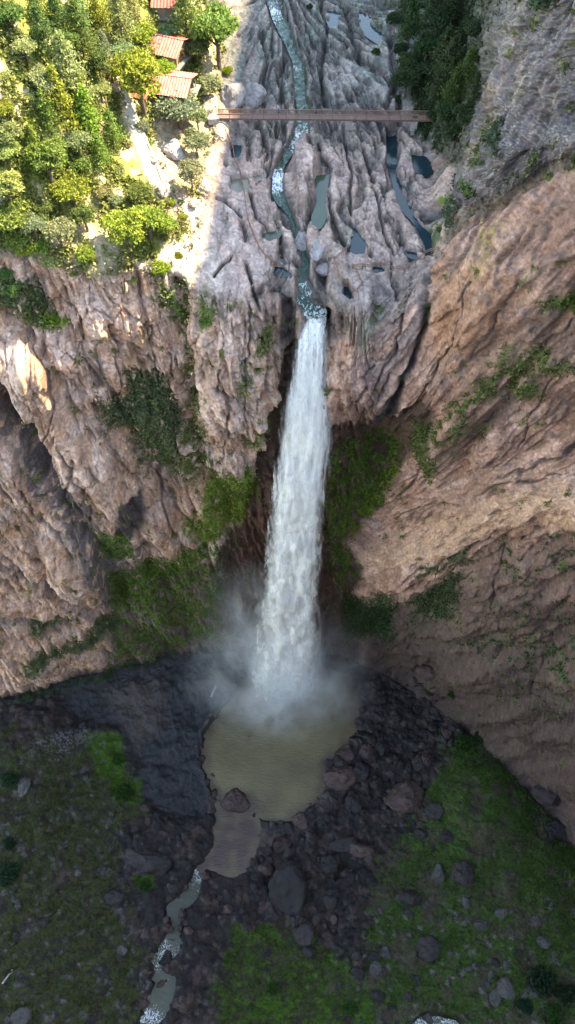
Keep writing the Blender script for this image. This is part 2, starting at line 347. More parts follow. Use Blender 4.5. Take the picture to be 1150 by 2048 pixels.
D += wallL * (3.2 * big + 1.1 * np.minimum(mid - .8, .25) + .6 * fin + .38 * mic + 1.3 * blk - .9 * crk + .35 * (gid - .5))
stepR = ridged((H + 3 * big) / 5.0, (Z + .2 * H) / 30, Y / 40, 4)
bigR = fbm(H / 26 + 5, Z / 75, zero + 6, 4); _qs = 4.2 * fbm(H / 15 + 9, (Z + .1 * H) / 46, zero + 12, 4) + .25 * fin; _qf = np.floor(_qs); SHT = sstep(.72, 1.0, _qs - _qf); SHID = np.mod(_qf * .37 + 4, 1.0)
D += wallR * (4.2 * bigR + 1.5 * (_qf + SHT) * .8 + .7 * (stepR - .8) + .4 * fin + .35 * mic + .5 * blk * sstep(-.1, .3, big) - .4 * crk * sstep(-.1, .3, big))
_ql = 3.2 * fbm(H / 11 + 29, Z / 40, zero + 22, 4) + .3 * fin; _qlf = np.floor(_ql); D += wallL * 1.1 * (_qlf + sstep(.75, 1.0, _ql - _qlf))
# strata ledges low on the left wall
led = ridged(X / 30, (Z + .25 * X) / 5.5, zero, 4)
D += area([(-60,1090),(120,1120),(230,1230),(180,1330),(-60,1420)], 25) * (1.3 * (led - .8))
# plateau: rock fanned out along the stream, sawn into slabs
A_ = np.arctan2(X + 1, 240 - Y) * 95; R_ = np.hypot(X + 1, 240 - Y)
rim_s = np.clip(R_, 20, None)
pg = fbm(A_ / 7, R_ / 20, zero, 3)
p1 = ridged((A_ + 2 * pg) / 5.2, R_ / 26, zero, 4)
p2 = ridged((A_ + 1.5 * pg) / 1.9, R_ / 11, zero + 4, 3)
c1, c2, ci = cells((A_ + 2 * pg) / 4.2, R_ / 7.5 + .6 * pg)
d1, d2, di = cells((A_ + .8 * pg) / 1.15, R_ / 4.2 + .3 * pg)
pf = fbm(A_ / .8, R_ / 2.2, zero, 4)
b1 = billow((A_ + 3.4 * pg) / 9, R_ / 30 + .35 * pg, zero, 2, .45, .8); b2 = billow((A_ + 2.4 * pg) / 3.8 + 5, R_ / 10 + .2 * pg, zero + 2, 3, .5, .8)
bcr = np.clip(1 - b1 * 1.25, 0, 1); bcr2 = np.clip(1 - b2 * 1.1, 0, 1)
rough = .55 + .65 * sstep(470, 560, PX) * (1 - .35 * area([(650,520),(860,500),(860,640),(640,680)], 15))
SMO = area([(660,520),(700,500),(850,520),(850,610),(760,640),(660,680)], 12)
slabL = area([(400,300),(470,290),(500,420),(540,560),(480,600),(360,560),(380,450)], 14)
rough = rough * (1 - .6 * slabL) * (1 - .5 * SMO)
_h = rough * (3.6 * (b1 - .9) + 1.5 * (b2 - 1.0) + .2 * (p1 - .8) + .2 * (p2 - .8) + (1.7 * (ci - .5) * sstep(0, .07, c2 - c1) - .8 * (1 - sstep(0, .07, c2 - c1))) * (.7 + .5 * slabL) + .4 * (di - .5) + .4 * pf)
_h = .75 * _h + .25; _h = np.where(_h > -.5, -.5 + .24 * (_h + .5), _h); _h = np.maximum(_h, -3.2)
_q = _h / 1.5 + .35 * pg; _fl = np.floor(_q); _hq = (_fl + sstep(.0, .30, _q - _fl) - .35 * pg) * 1.5
_h = _h * .75 + _hq * .25; PLOW = sstep(-1.3, -2.4, _h)
D += PLAT * _h
D += (TI < RIM) * 3.2 * np.exp(-np.maximum(line_d(PX + wr, PY + wr2, [(610,292),(612,350),(608,400)], [14, 16, 10]), 0) ** 2 / 60.) * PLAT
# mountain slab above the right wall, and the two vegetated slopes
_bp = lambda px, py: B[int(np.argmin(np.abs(PY[:, int(np.searchsorted(sx, px))] - py))), int(np.searchsorted(sx, px))]
_d = _bp(985, 270) - _bp(1105, 40); _d = _d / np.linalg.norm(_d); _nm = NB[(MTN > .9) & inview].mean(0); _e = np.cross(_nm, _d); _e /= np.linalg.norm(_e)
AL = (X * _d[0] + Y * _d[1] + Z * _d[2]).astype(np.float32); AC = (X * _e[0] + Y * _e[1] + Z * _e[2]).astype(np.float32)
mw = fbm(AC / 9, AL / 16, zero + 3, 3); hm = AC + 1.2 * mw
m1 = billow((PX + .5 * PY + 1.5 * wr) / 52, (PY - .5 * PX) / 170, zero + 5, 3, .55, .7); m2 = fbm(PX / 17, PY / 17, zero + 5, 5); m3 = ridged((PX + .5 * PY) / 20, (PY - .5 * PX) / 70, zero + 8, 4); n1, n2, nid = cells((PX + .5 * PY + wr) / 22, (PY - .5 * PX + wr2) / 40)
_qm = 2.6 * fbm((PX + .5 * PY) / 75 + 4, (PY - .5 * PX) / 190, zero + 2, 4) + .3 * m2; _qmf = np.floor(_qm); MSH = sstep(.7, 1.0, _qm - _qmf)
D += MTN * (1.1 * (np.minimum(m1, 1.1) - 1.0) + .8 * (_qmf + MSH) + .16 * (m3 - .8) + .2 * m2 + .3 * (nid - .5) - .25 * (1 - sstep(0, .1, n2 - n1)))
D += (HILL + GULLY) * (1.6 * fbm(X / 14, Y / 14, zero, 4) + .5 * fbm(X / 2.5, Y / 2.5, zero, 3))

# ---------------------------------------------------------------- valley floor
POOL = [(455,1395),(440,1425),(405,1470),(402,1515),(412,1560),(432,1592),(470,1600),(500,1598),(512,1630),(545,1648),(588,1640),(640,1598),(652,1560),(650,1528),(690,1495),(712,1460),(722,1425),(712,1375),(690,1350),(640,1335),(560,1325),(490,1345)]
SHAL = [(440,1588),(430,1612),(436,1640),(420,1690),(408,1712),(420,1740),(455,1752),(490,1745),(505,1712),(518,1668),(520,1636),(500,1600)]
BROOK = [(412,1725),(396,1758),(372,1788),(350,1822),(345,1850),(352,1880),(325,1905),(312,1940),(330,1975),(312,2010),(300,2045),(305,2110)]
BRW = [8,10,14,16,11,16,21,12,20,28,22,27]
BROOK2 = [(800,2120),(835,2055),(850,2040),(905,2052),(930,2100)]
VX = X; VY = Y
dome = bump(960,1590,110,110,11) + bump(40,1700,160,200,4) + bump(660,1990,160,90,3) + bump(20,1500,120,80,5) + bump(280,1660,90,60,2) + bump(1100,1800,120,120,4)
e1, e2, ei = cells(VX / 7.5 + .25 * pg, VY / 7.5); k1, k2, ki = cells(VX / 3.3 + 9, VY / 3.3); l1, l2, li = cells(VX / 1.6, VY / 1.6 + 5)
rub = np.clip(.75 - e1 ** 2, 0, 1) * 3.0 * (ei > .35) + np.clip(.7 - k1 ** 2 * 1.2, 0, 1) * 1.9 * (ki > .2) + np.clip(.7 - l1 ** 2 * 1.3, 0, 1) * 1.0
SLAB = area([(100,1372),(200,1342),(330,1318),(480,1300),(470,1380),(405,1440),(400,1500),(415,1570),(405,1640),(360,1640),(290,1600),(265,1520),(240,1460),(150,1440)], 14)     # bare wet slope left of the pool
GRASS_L = area([(-60,1480),(120,1470),(240,1480),(290,1560),(280,1640),(230,1700),(250,1800),(300,1900),(290,2000),(280,2100),(-60,2120)], 30, 2.0)
GRASS_R = area([(905,1500),(1010,1500),(1060,1600),(1080,1690),(1200,1700),(1200,2110),(930,2110),(700,2000),(740,1860),(780,1700),(850,1620)], 28, 2.2)
GRASS_M = area([(470,1860),(560,1850),(700,1930),(760,2000),(740,2110),(440,2110),(430,1960)], 25, 2.0)
PATCH = area([(170,1465),(245,1475),(250,1570),(205,1560)], 8) + area([(225,1565),(285,1560),(285,1610),(235,1612)], 8) + area([(270,1760),(310,1750),(312,1775),(280,1785)], 6)
grass = np.clip(np.maximum.reduce([GRASS_L * .8, GRASS_R, GRASS_M, PATCH]), 0, 1) * val * (1 - SLAB)
rubw = val * (1 - SLAB) * (1 - .55 * grass)
shn = 7 * fbm(PX / 16, PY / 16, zero, 3); sdP = poly_sd(PX + .8 * wr + shn, PY + .8 * wr2, POOL); sdS = poly_sd(PX + .8 * wr + shn, PY + .8 * wr2, SHAL)
in_pool = 1 - sstep(-10, 6, sdP)
in_shal = 1 - sstep(-6, 6, sdS)
sdB = line_d(PX + 1.2 * wr + shn, PY + 1.2 * wr2 - shn, BROOK, BRW); in_brk = 1 - sstep(-5, 4, sdB)
in_brk2 = 1 - sstep(-4, 8, line_d(PX + .9 * wr, PY + .9 * wr2, BROOK2, [22, 20, 12, 20, 20]))
wetv = np.clip(np.maximum.reduce([in_pool, in_shal, in_brk, in_brk2]), 0, 1) * val
Dv = val * dome * (1 - SLAB) + rubw * rub * (1 - wetv) + val * (.8 * fbm(X / 9, Y / 9, zero, 4)) * (1 - wetv)
Dv += SLAB * val * (.8 * (billow((X - .5 * Y) / 9, (Y + .5 * X) / 22, zero, 3, .45) - 1.2) * sstep(1420, 1500, PY) + .45 * fbm(X / 2.4, Y / 2.4, zero, 5) + .8 * fbm(X / 7, Y / 7, zero + 5, 3) + .6 * (li - .5) * (li > .7) + 1.6 * fbm(X / 16, Y / 16, zero, 3))
D += Dv * np.where(NB[..., 2] > 0, 1, 1)

# ---------------------------------------------------------------- stream bed, slots and pot-holes sawn into the plateau
RIVER = [(540,-60),(547,0),(560,40),(582,88),(597,130),(600,185),(606,225),(600,262),(578,298),(556,342),(556,385),(584,428),(598,470),(612,510),(604,548),(612,590),(628,630),(634,660)]
RIVW = [12,11,11,10,9,9,10,14,10,9,10,7,7,7,13,21,22,14]
CHUTE0 = 14
rv = line_d(PX + .35 * wr, PY + .35 * wr2, RIVER, RIVW)
rdep = np.interp(PY, [0, 250, 400, 540, 600, 665], [2.6, 3, 3.4, 4.0, 4.5, 4.0])
D -= (TI < RIM + 1.3) * rdep * (1 - sstep(-5, 5, rv)) * (NB[..., 2] * .5 + .5)
POOLS = [   # (polygon, depth) still water between the slabs
 [(632,338),(655,335),(660,352),(650,385),(652,420),(642,448),(626,444),(628,415),(634,385)],
 [(706,462),(716,460),(728,478),(728,500),(712,502),(705,490)],
 [(688,560),(696,560),(706,588),(700,594),(690,584)],
 [(776,245),(795,240),(800,290),(796,325),(806,352),(812,385),(834,430),(862,470),(868,492),(850,505),(846,480),(826,440),(806,412),(792,370),(778,325)],
 [(826,300),(846,302),(860,325),(852,345),(836,338),(828,322)],
 [(722,22),(738,40),(755,62),(757,82),(742,72),(728,52)],
 [(662,18),(672,18),(672,46),(661,46)],
 [(464,352),(492,348),(497,368),(478,378),(462,372)],
 [(468,285),(480,287),(478,302),(468,308),(464,296)],
 [(527,460),(548,457),(554,468),(540,476),(526,470)],
 [(552,525),(566,528),(580,545),(566,546),(550,538)],
 [(748,528),(762,530),(766,538),(750,540)],
 [(508,345),(520,344),(523,351),(512,353)],
 [(820,498),(832,500),(833,510),(822,508)],
]
for pl in POOLS:
    sd = poly_sd(PX, PY, pl); D -= 1.9 * (1 - sstep(-1.5, 4, sd)) * (TI < RIM + 1)
POTS = [(537,330,9,8),(575,337,7,6),(620,295,6,11),(645,320,8,7),(640,250,11,10),(680,345,9,5),(452,325,4,6),(455,522,5,4),(578,437,8,12),(594,520,8,12),(640,530,13,14),(655,262,9,6),(515,248,6,7),(575,390,9,6),(670,470,6,8),(765,270,5,5),(742,505,5,7),(720,335,8,5),(805,470,4,8),(560,425,6,9),(600,420,5,9),(665,150,7,6),(640,110,5,8),(700,190,8,5),(735,160,8,6),(690,90,6,5)]
for (a, b, rx, ry) in POTS:
    D -= 1.8 * np.exp(-(((PX + .3 * wr - a) / rx) ** 2 + ((PY + .3 * wr2 - b) / ry) ** 2) ** 2)
SLOTS = [([(748,371),(769,441),(783,493),(787,554),(798,600)],3), ([(868,520),(862,560),(856,600)],4), ([(435,393),(460,408),(483,428)],3), ([(635,280),(643,310),(661,336)],7), ([(656,515),(648,541),(640,560)],9), ([(804,450),(811,484)],4), ([(522,241),(532,280),(539,323)],4), ([(543,236),(552,250),(561,267)],6), ([(493,263),(502,310)],6), ([(567,428),(574,445)],8),
 ([(483,441),(493,476)],5), ([(426,556),(450,530),(470,510)],2.5), ([(493,528),(504,567),(517,615)],4), ([(690,250),(700,340),(705,420)],3), ([(760,230),(770,280)],5), ([(680,0),(720,110),(770,140)],5), ([(640,0),(655,60),(640,130),(650,200)],5), ([(575,100),(560,150),(575,210)],4), ([(520,60),(535,120),(528,180)],4), ([(780,60),(790,150),(782,200)],6), ([(660,380),(668,440),(690,480)],4), ([(720,250),(735,320),(750,360)],3), ([(550,440),(562,480),(570,520)],4), ([(505,380),(515,430),(530,455)],3)]
SLM = np.zeros_like(X)
for pts, w in SLOTS: SLM = np.maximum(SLM, np.exp(-(line_d(PX + .8 * wr, PY + .8 * wr2, pts) / w) ** 2) * sstep(-.75, -.2, pf + .5 * pg) * (TI < RIM + 1.2))
D -= 2.4 * SLM
# graded path on the left bank
PATH = [(238,160),(250,205),(268,245),(290,300),(312,352),(322,388)]
pathm = 1 - sstep(-2, 4, line_d(PX, PY, PATH, [12,13,14,14,15,15]))
D *= 1 - .9 * pathm

P3 = B + NB * D[..., None]
# pool bottoms lie below their water
def flat_to(mask, z): P3[..., 2] = P3[..., 2] * (1 - mask) + z * mask
PZ = -247.5
_ring = val * (np.minimum(sdP, sdS) < 34) * (np.minimum(in_pool, 1) + in_shal < .6) * (in_brk < .3)
P3[..., 2] = np.where(_ring > .5, np.maximum(P3[..., 2], PZ + .15 + .04 * np.clip(np.minimum(sdP, sdS), 0, 30) + .5 * (li - .4)), P3[..., 2])
_ring = val * (sdB > -2) * (sdB < 40) * (np.minimum(sdP, sdS) > 0)
P3[..., 2] = np.where(_ring > .5, np.maximum(P3[..., 2], PZ - .35 + .03 * np.clip(sdB, 0, 40) + .9 * (li - .35) * (l1 < .5)), P3[..., 2])
flat_to(np.clip(in_pool * val, 0, 1), PZ - 2.5); flat_to(np.clip(in_shal * val * (1 - in_pool), 0, 1), PZ - .7)
flat_to(np.clip(in_brk * val * (1 - np.maximum(in_shal, in_pool)), 0, 1), PZ - 2.3); flat_to(np.clip(in_brk2 * val, 0, 1), PZ - 2.3)
_ci = lambda px: int(np.clip(np.searchsorted(sx, px), 0, len(sx) - 1))
def cell_at(px, py):
    c = _ci(px); col = PY[:, c]; return int(np.argmin(np.abs(col - py))), c
def base_at(px, py): r, c = cell_at(px, py); return B[r, c]
_zr = np.array([base_at(a, b)[2] for a, b in RIVER]); _py = np.array([b for a, b in RIVER], float)
_zr = _zr - np.interp(_py, [0, 400, 540, 600, 665], [1.9, 2.2, 2.6, 3.2, 3.4])
for i in range(1, len(_zr)): _zr[i] = min(_zr[i], _zr[i - 1] - .05)
def zriver(py): return np.interp(py, _py, _zr)
rm_ = (1 - sstep(-4, 6, rv)) * (TI < RIM + 1.6) * (PY < 672); flat_to(rm_, zriver(PY) - .8)
POOLZ = []
for pl in POOLS:
    cxy = np.mean(pl, axis=0); zb = min(base_at(a, b)[2] for a, b in pl + [tuple(cxy)]); zw = zb - .9; POOLZ.append(zw)
    flat_to((1 - sstep(0, 5, poly_sd(PX + .5 * wr + 3 * fbm(PX / 9, PY / 9, zero, 2), PY + .5 * wr2, pl))) * (TI < RIM + 1), zw - .7)
NF = normals(P3)
if NF[len(ty) - 60, len(sx) // 2, 2] < 0: NF = -NF

PX3, PY3, PD3 = project(P3)
def hit(px, py, w=14):
    """the point of the finished ground seen at this place of the survey"""
    r, c = cell_at(px, py)
    r0, r1, c0, c1 = max(0, r - w), min(len(ty), r + w), max(0, c - w), min(len(sx), c + w)
    e = (PX3[r0:r1, c0:c1] - px) ** 2 + (PY3[r0:r1, c0:c1] - py) ** 2 + .02 * PD3[r0:r1, c0:c1]
    i = np.unravel_index(int(np.argmin(e)), e.shape); return P3[r0 + i[0], c0 + i[1]].copy()
# ================================================================ ROCK COLOURS, STAINS, MOSS (albedo, with lower-wall shade painted in)
ALB = np.zeros(X.shape + (3,), np.float32); VEG = np.zeros_like(X); WET = np.zeros_like(X)
def mix(col, m):
    global ALB
    m = np.clip(m, 0, 1)[..., None]; ALB = ALB * (1 - m) + np.asarray(col, np.float32) * m.astype(np.float32)
def ms(a, b, x): return sstep(a, b, x)
nA = fbm(X / 9, Y / 9, Z / 12, 5); nB = fbm(X / 3 + 40, Y / 3, Z / 4, 5); nC = fbm(X / .9, Y / .9, Z / 1.1, 4)
stk = fbm(H / 2.6, Z / 34, zero + 2, 4); stk2 = fbm(H / 6 + 30, Z / 60, zero + 7, 4); stf = fbm(H / .9, Z / 16, zero + 1, 3)
stain = ms(.12, .42, stk) * .6 + ms(.1, .5, stf) * .3
# left wall: tan tuff, paler and browner patches, grey run-off streaks
mix((.50, .355, .27), cliff)
mix((.60, .46, .37), wallL * ms(-.05, .45, nA)); mix((.38, .26, .185), wallL * ms(.05, .5, -nA + .3 * nB) * .8)
mix((.50, .30, .20), wallL * ms(.15, .5, nB - .2 * nA) * .5)
mix((.17, .15, .14), wallL * stain * .75 * ms(-.3, .3, stk2 + .3 * nA))
mix((.44, .38, .31), area([(520,640),(580,640),(545,760),(500,860),(470,860),(470,720)], 20) * wallL * .6 * ms(-.2, .3, stf))
mix((.20, .175, .15), stroke([(480,700),(478,860)], 14, 12) * wallL * ms(-.25, .3, stf) * .8)
# right wall: warm brown sheets
mix((.365, .232, .178), wallR); mix((.49, .342, .272), wallR * ms(-.05, .4, nA)); mix((.30, .178, .128), wallR * (SHID > .6) * .5); mix((.41, .28, .22), wallR * (SHID < .3) * .5); mix((.25, .155, .115), wallR * ms(0, .45, -nA + .35 * nB) * .8)
mix((.37, .222, .148), wallR * area([(880,540),(1000,510),(1060,580),(960,700),(880,740),(860,640)], 30) * .8)
mix((.27, .215, .19), wallR * (1 - sstep(15, 60, line_d(QX, QY, [(840,570),(780,690),(690,840)]))) * ms(-.25, .25, stk) * .8)
mix((.12, .078, .058), wallR * area([(900,760),(1010,650),(1180,560),(1180,830),(1040,860),(930,940),(880,960)], 30) * ms(-.6, .25, stk2 + .5 * stk) * .8)
mix((.12, .09, .08), wallR * np.clip(SHT * (1 - SHT) * 2.2 + .5 * stain, 0, 1) * ms(-.2, .4, stk2 + .2))
mix((.56, .40, .315), wallR * ms(.15, .5, fbm(H / 1.3 + 70, Z / 22, zero, 3)) * .22); mix((.09, .065, .055), wallR * ms(.35, .5, fbm(H / .8 + 20, Z / 14, zero, 3)) * .3)
mix((.47, .325, .235), wallR * stroke([(1190,1005),(1060,1020),(900,1070),(740,1120)], [45, 38, 32, 22], 22, 2) * .85)
mix((.155, .105, .084), wallR * area([(800,1215),(960,1110),(1200,1090),(1200,1720),(1050,1640),(880,1440),(860,1280)], 25) * .92)  # shade of the deep lower wall painted into the albedo, darkest at the foot
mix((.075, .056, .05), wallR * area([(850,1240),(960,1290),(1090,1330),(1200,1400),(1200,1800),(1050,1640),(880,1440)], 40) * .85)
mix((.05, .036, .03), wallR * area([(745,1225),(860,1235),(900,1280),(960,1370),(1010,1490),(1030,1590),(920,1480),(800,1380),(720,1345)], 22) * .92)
mix((.035, .03, .028), wallR * stroke([(865,535),(856,620),(835,690),(825,720),(795,770),(760,830)], [4, 8, 5, 6, 12, 20], 5) * ms(-.5, .0, stf + .3))
mix((.05, .05, .012), wallR * stroke([(862,570),(856,620),(838,680)], [2, 5, 2], 4))
mix((.05, .04, .04), (wallR + wallL) * stroke([(800,545),(802,600),(790,640)], 2.5, 3))
mix((.085, .062, .053), wallR * area([(700,1200),(800,1205),(930,1150),(1060,1180),(1200,1230),(1200,1800),(1050,1640),(880,1440),(720,1345)], 30, 2) * .62)  # lower wall's painted shade deepened once more
# wet dark rock round the fall
ALC = area([(596,640),(570,720),(545,850),(512,940),(478,1040),(430,1120),(440,1310),(720,1330),(705,1195),(722,1140),(700,1080),(760,1000),(800,930),(880,840),(870,775),(800,815),(735,850),(662,830),(650,690)], 10)
mix((.055, .034, .025), cliff * ALC * .96); WET = np.maximum(WET, cliff * ALC * .6)
mix((.11, .065, .04), cliff * ALC * area([(590,660),(570,720),(545,850),(520,930),(500,900),(540,760)], 10) * .8 * ms(-.2, .3, stf))
mix((.10, .045, .035), cliff * area([(500,1010),(540,980),(535,1120),(470,1130)], 15) * .7)
mix((.16, .10, .08), cliff * ALC * ms(.2, .5, nB) * .5)
# dark gully and dark patches of the left wall
mix((.10, .088, .085), wallL * stroke([(-30,800),(50,880),(110,960),(175,1080),(235,1190)], [26, 34, 34, 40, 36], 14, 2.2) * ms(-.55, .1, nB + .2) * .92)
mix((.055, .047, .047), wallL * area([(232,990),(288,985),(290,1035),(262,1068),(215,1080)], 8, 1.6) * .95)
mix((.13, .12, .115), wallL * area([(200,1090),(300,1080),(305,1150),(240,1190)], 14) * ms(-.4, .2, nB) * .8)
mix((.14, .12, .11), wallL * area([(260,880),(400,880),(390,960),(280,970)], 20) * ms(-.2, .3, nB) * .7)
mix((.07, .055, .05), wallL * area([(215,1190),(450,1100),(450,1300),(215,1330)], 16) * .85)
mix((.08, .065, .06), wallL * stroke([(-20,1130),(90,1170),(190,1225)], 9, 6) * .8 * ms(-.4, .1, nB)); mix((.08, .065, .06), wallL * stroke([(-20,1240),(110,1255),(215,1215)], 7, 6) * .7)
mix((.06, .05, .045), wallL * stroke([(195,700),(200,780)], 5, 5) * .8)
# plateau
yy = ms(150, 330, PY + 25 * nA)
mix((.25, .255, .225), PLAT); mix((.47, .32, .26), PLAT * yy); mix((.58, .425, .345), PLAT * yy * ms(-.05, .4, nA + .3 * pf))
mix((.30, .215, .195), PLAT * ms(.0, .4, nB) * .6); mix((.16, .17, .16), PLAT * ms(.1, .5, -nB + .2 * pf) * (.85 - .55 * yy))
mix((.29, .30, .26), PLAT * (1 - yy) * ms(.1, .4, nC) * .7)
mix((.56, .45, .41), slabL * PLAT * .75 * ms(-.4, .3, nA)); mix((.44, .36, .335), PLAT * area([(660,560),(790,560),(800,640),(700,660)], 18) * .7)
mix((.36, .25, .185), PLAT * area([(560,600),(760,640),(740,700),(560,690)], 18) * .5)
mix((.40, .42, .32), (PLAT + wallR) * stroke([(760,625),(735,655),(725,675)], 8, 9, 1.5) * .6); mix((.33, .3, .08), (MTN + wallR) * area([(965,430),(1010,440),(995,520),(965,540)], 16, 2) * ms(-.1, .3, nC) * .8)
mix((.10, .085, .08), PLAT * stroke([(455,430),(440,500),(420,560)], 2, 3) * .7)
# mountain slab
mix((.235, .183, .160), MTN); mix((.38, .345, .26), MTN * ms(.05, .3, nC + .4 * nB) * .65); mix((.10, .08, .08), MTN * ms(.15, .4, nC - .3 * nB) * .6); mix((.12, .105, .10), MTN * ms(.05, .4, ridged((PX + .5 * PY) / 45, (PY - .5 * PX) / 260, zero + 3, 4) - .9 + .5 * nA) * .85); mix((.07, .065, .055), MTN * np.clip(1 - m1 * 1.1, 0, 1) * .7)
mix((.34, .235, .16), MTN * stroke([(1000,130),(930,330)], 10, 12) * .5); mix((.10, .09, .09), MTN * stroke([(1000,110),(960,170),(945,240)], 16, 12) * .8); mix((.36, .23, .14), MTN * area([(920,420),(1200,330),(1200,420),(900,520)], 18) * .6)
uvf = fbm(PX / 4.6, PY / 4.6, zero + 31, 3); uvm = fbm(PX / 15, PY / 15, zero + 37, 4)
mix((.44, .41, .31), MTN * ms(.2, .45, uvf + .35 * uvm) * .4); mix((.085, .075, .075), MTN * ms(.15, .4, -uvf + .5 * uvm) * .65); mix((.11, .09, .10), MTN * ms(.1, .4, fbm(PX / 40 + 8, PY / 60, zero, 4)) * .55)
mix((.34, .35, .29), PLAT * (1 - yy) * ms(.2, .45, uvf + .3 * uvm) * .5)
# left slope: pale soil and dry grass
mix((.36, .285, .19), HILL); mix((.20, .205, .06), HILL * ms(-.25, .25, nA + .4 * nB)); mix((.46, .36, .25), HILL * area([(-60,160),(60,190),(60,260),(-60,260)], 20)); mix((.44, .345, .25), HILL * area([(60,370),(200,420),(260,520),(380,560),(120,560)], 25) * ms(-.4, .2, nB) * .8)
mix((.33, .20, .13), HILL * area([(330,380),(400,380),(400,440),(330,480)], 16)); mix((.34, .255, .19), HILL * area([(300,200),(440,220),(430,350),(330,380)], 16) * .8)
mix((.44, .365, .28), pathm * up)
mix((.055, .058, .035), GULLY); mix((.19, .19, .175), GULLY * ms(.1, .4, nB) * .8); mix((.03, .03, .02), GULLY * ms(.1, .4, -nA))
SHELF = area([(345,400),(420,395),(450,600),(330,575),(250,562),(270,530),(380,480)], 10)
mix((.52, .42, .36), SHELF * up * .9)
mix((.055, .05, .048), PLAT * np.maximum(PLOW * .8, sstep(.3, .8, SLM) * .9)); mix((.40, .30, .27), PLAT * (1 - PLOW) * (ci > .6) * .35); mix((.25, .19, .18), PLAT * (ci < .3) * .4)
# darker tone in crevices and creases
crevice_tone = np.clip(crk * .8, 0, 1)
mix((.08, .065, .055), cliff * crevice_tone * .45); mix((.07, .06, .06), PLAT * np.clip((1 - sstep(0, .08, c2 - c1)) * .5, 0, 1))
RVM = 1 - sstep(-2, 9, rv); mix((.07, .065, .06), PLAT * RVM * .8); WET = np.maximum(WET, PLAT * RVM)
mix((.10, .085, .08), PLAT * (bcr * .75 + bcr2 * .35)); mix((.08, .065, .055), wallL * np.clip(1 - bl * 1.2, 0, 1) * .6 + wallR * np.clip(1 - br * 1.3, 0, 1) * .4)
# valley floor
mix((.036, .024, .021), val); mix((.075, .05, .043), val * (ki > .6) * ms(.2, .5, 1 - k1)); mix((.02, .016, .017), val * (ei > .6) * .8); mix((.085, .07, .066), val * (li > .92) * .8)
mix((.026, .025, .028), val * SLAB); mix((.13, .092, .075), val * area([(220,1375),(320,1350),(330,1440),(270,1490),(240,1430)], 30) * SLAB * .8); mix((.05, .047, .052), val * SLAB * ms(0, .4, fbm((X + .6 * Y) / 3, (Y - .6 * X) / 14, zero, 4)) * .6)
mix((.016, .018, .022), val * area([(330,1310),(480,1290),(470,1380),(405,1440),(360,1420)], 20) * .8)
WET = np.maximum(WET, val * np.clip(SLAB * .8 + (1 - sstep(0, 60, poly_sd(PX, PY, POOL))), 0, 1))
gn = .8 * fbm(X / 2.2, Y / 2.2, zero, 4) + .75 * fbm(X / 9, Y / 9, zero + 3, 4)
gm = ms(-.12, .2, gn + 1.1 * (grass - .55)) * val * (grass > .04)
gm = gm * ms(-.9, .1, fbm(X / 1.3 + 9, Y / 1.3, zero, 3) + .8 * fbm(X / 5, Y / 5 + 7, zero, 3) + .2)
mix((.055, .062, .020), gm * (1 - right)); mix((.056, .10, .02), gm * right); mix((.06, .13, .012), np.maximum(PATCH, GRASS_M * ms(.0, .3, gn)) * val * .85)
mix((.035, .095, .010), val * area([(920,1490),(1030,1520),(1080,1690),(1010,1640),(930,1560)], 20) * .8 * ms(-.4, .1, gn)); mix((.06, .045, .035), val * area([(960,1510),(1000,1500),(1000,1530),(950,1545)], 10) * .8)
mix((.20, .18, .18), val * area([(60,1500),(160,1440),(190,1470),(110,1530)], 18, 2) * ms(.05, .3, nC + .3 * nB)); mix((.11, .10, .095), val * GRASS_L * (li > .93)); mix((.17, .155, .14), val * GRASS_R * (li > .92) * sstep(1750, 1850, PY))
mix((.085, .06, .048), val * stroke([(750,1660),(780,1720),(820,1775)], 4, 4) * .8); mix((.085, .06, .05), val * stroke([(870,1830),(960,1840),(1030,1870),(1060,1920)], [4, 6, 9, 10], 5) * .7)
mix((.14, .075, .055), np.clip(in_shal, 0, 1) * val * .7)
VEG += gm * .5
mix((.075, .055, .04), val * right * ms(-.02, .4, fbm(X / 11, Y / 11 + 4, zero, 5)) * .75 * (GRASS_R > .3)); VEG = VEG * (1 - .7 * val * right * ms(-.02, .4, fbm(X / 11, Y / 11 + 4, zero, 5)))
_mo = np.clip(1 + .34 * uvf + .22 * uvm, .55, 1.5); ALB *= (1 + (_mo - 1) * np.clip(cliff + PLAT + .6 * val, 0, 1))[..., None]
mix((.05, .038, .034), cliff * np.clip(CRM * 1.2, 0, 1) * .75)
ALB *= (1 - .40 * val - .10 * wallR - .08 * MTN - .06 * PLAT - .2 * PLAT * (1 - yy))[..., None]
_lm = ALB.mean(-1, keepdims=True); ALB = np.clip(_lm + (1.14 + .2 * cliff)[..., None] * (ALB - _lm), .004, .9)
_k = np.clip(cliff * (1 - PLAT) + MTN, 0, 1)[..., None]; ALB = ALB * (1 - _k) + ALB * np.array([1.0, .965, 1.05], np.float32) * _k
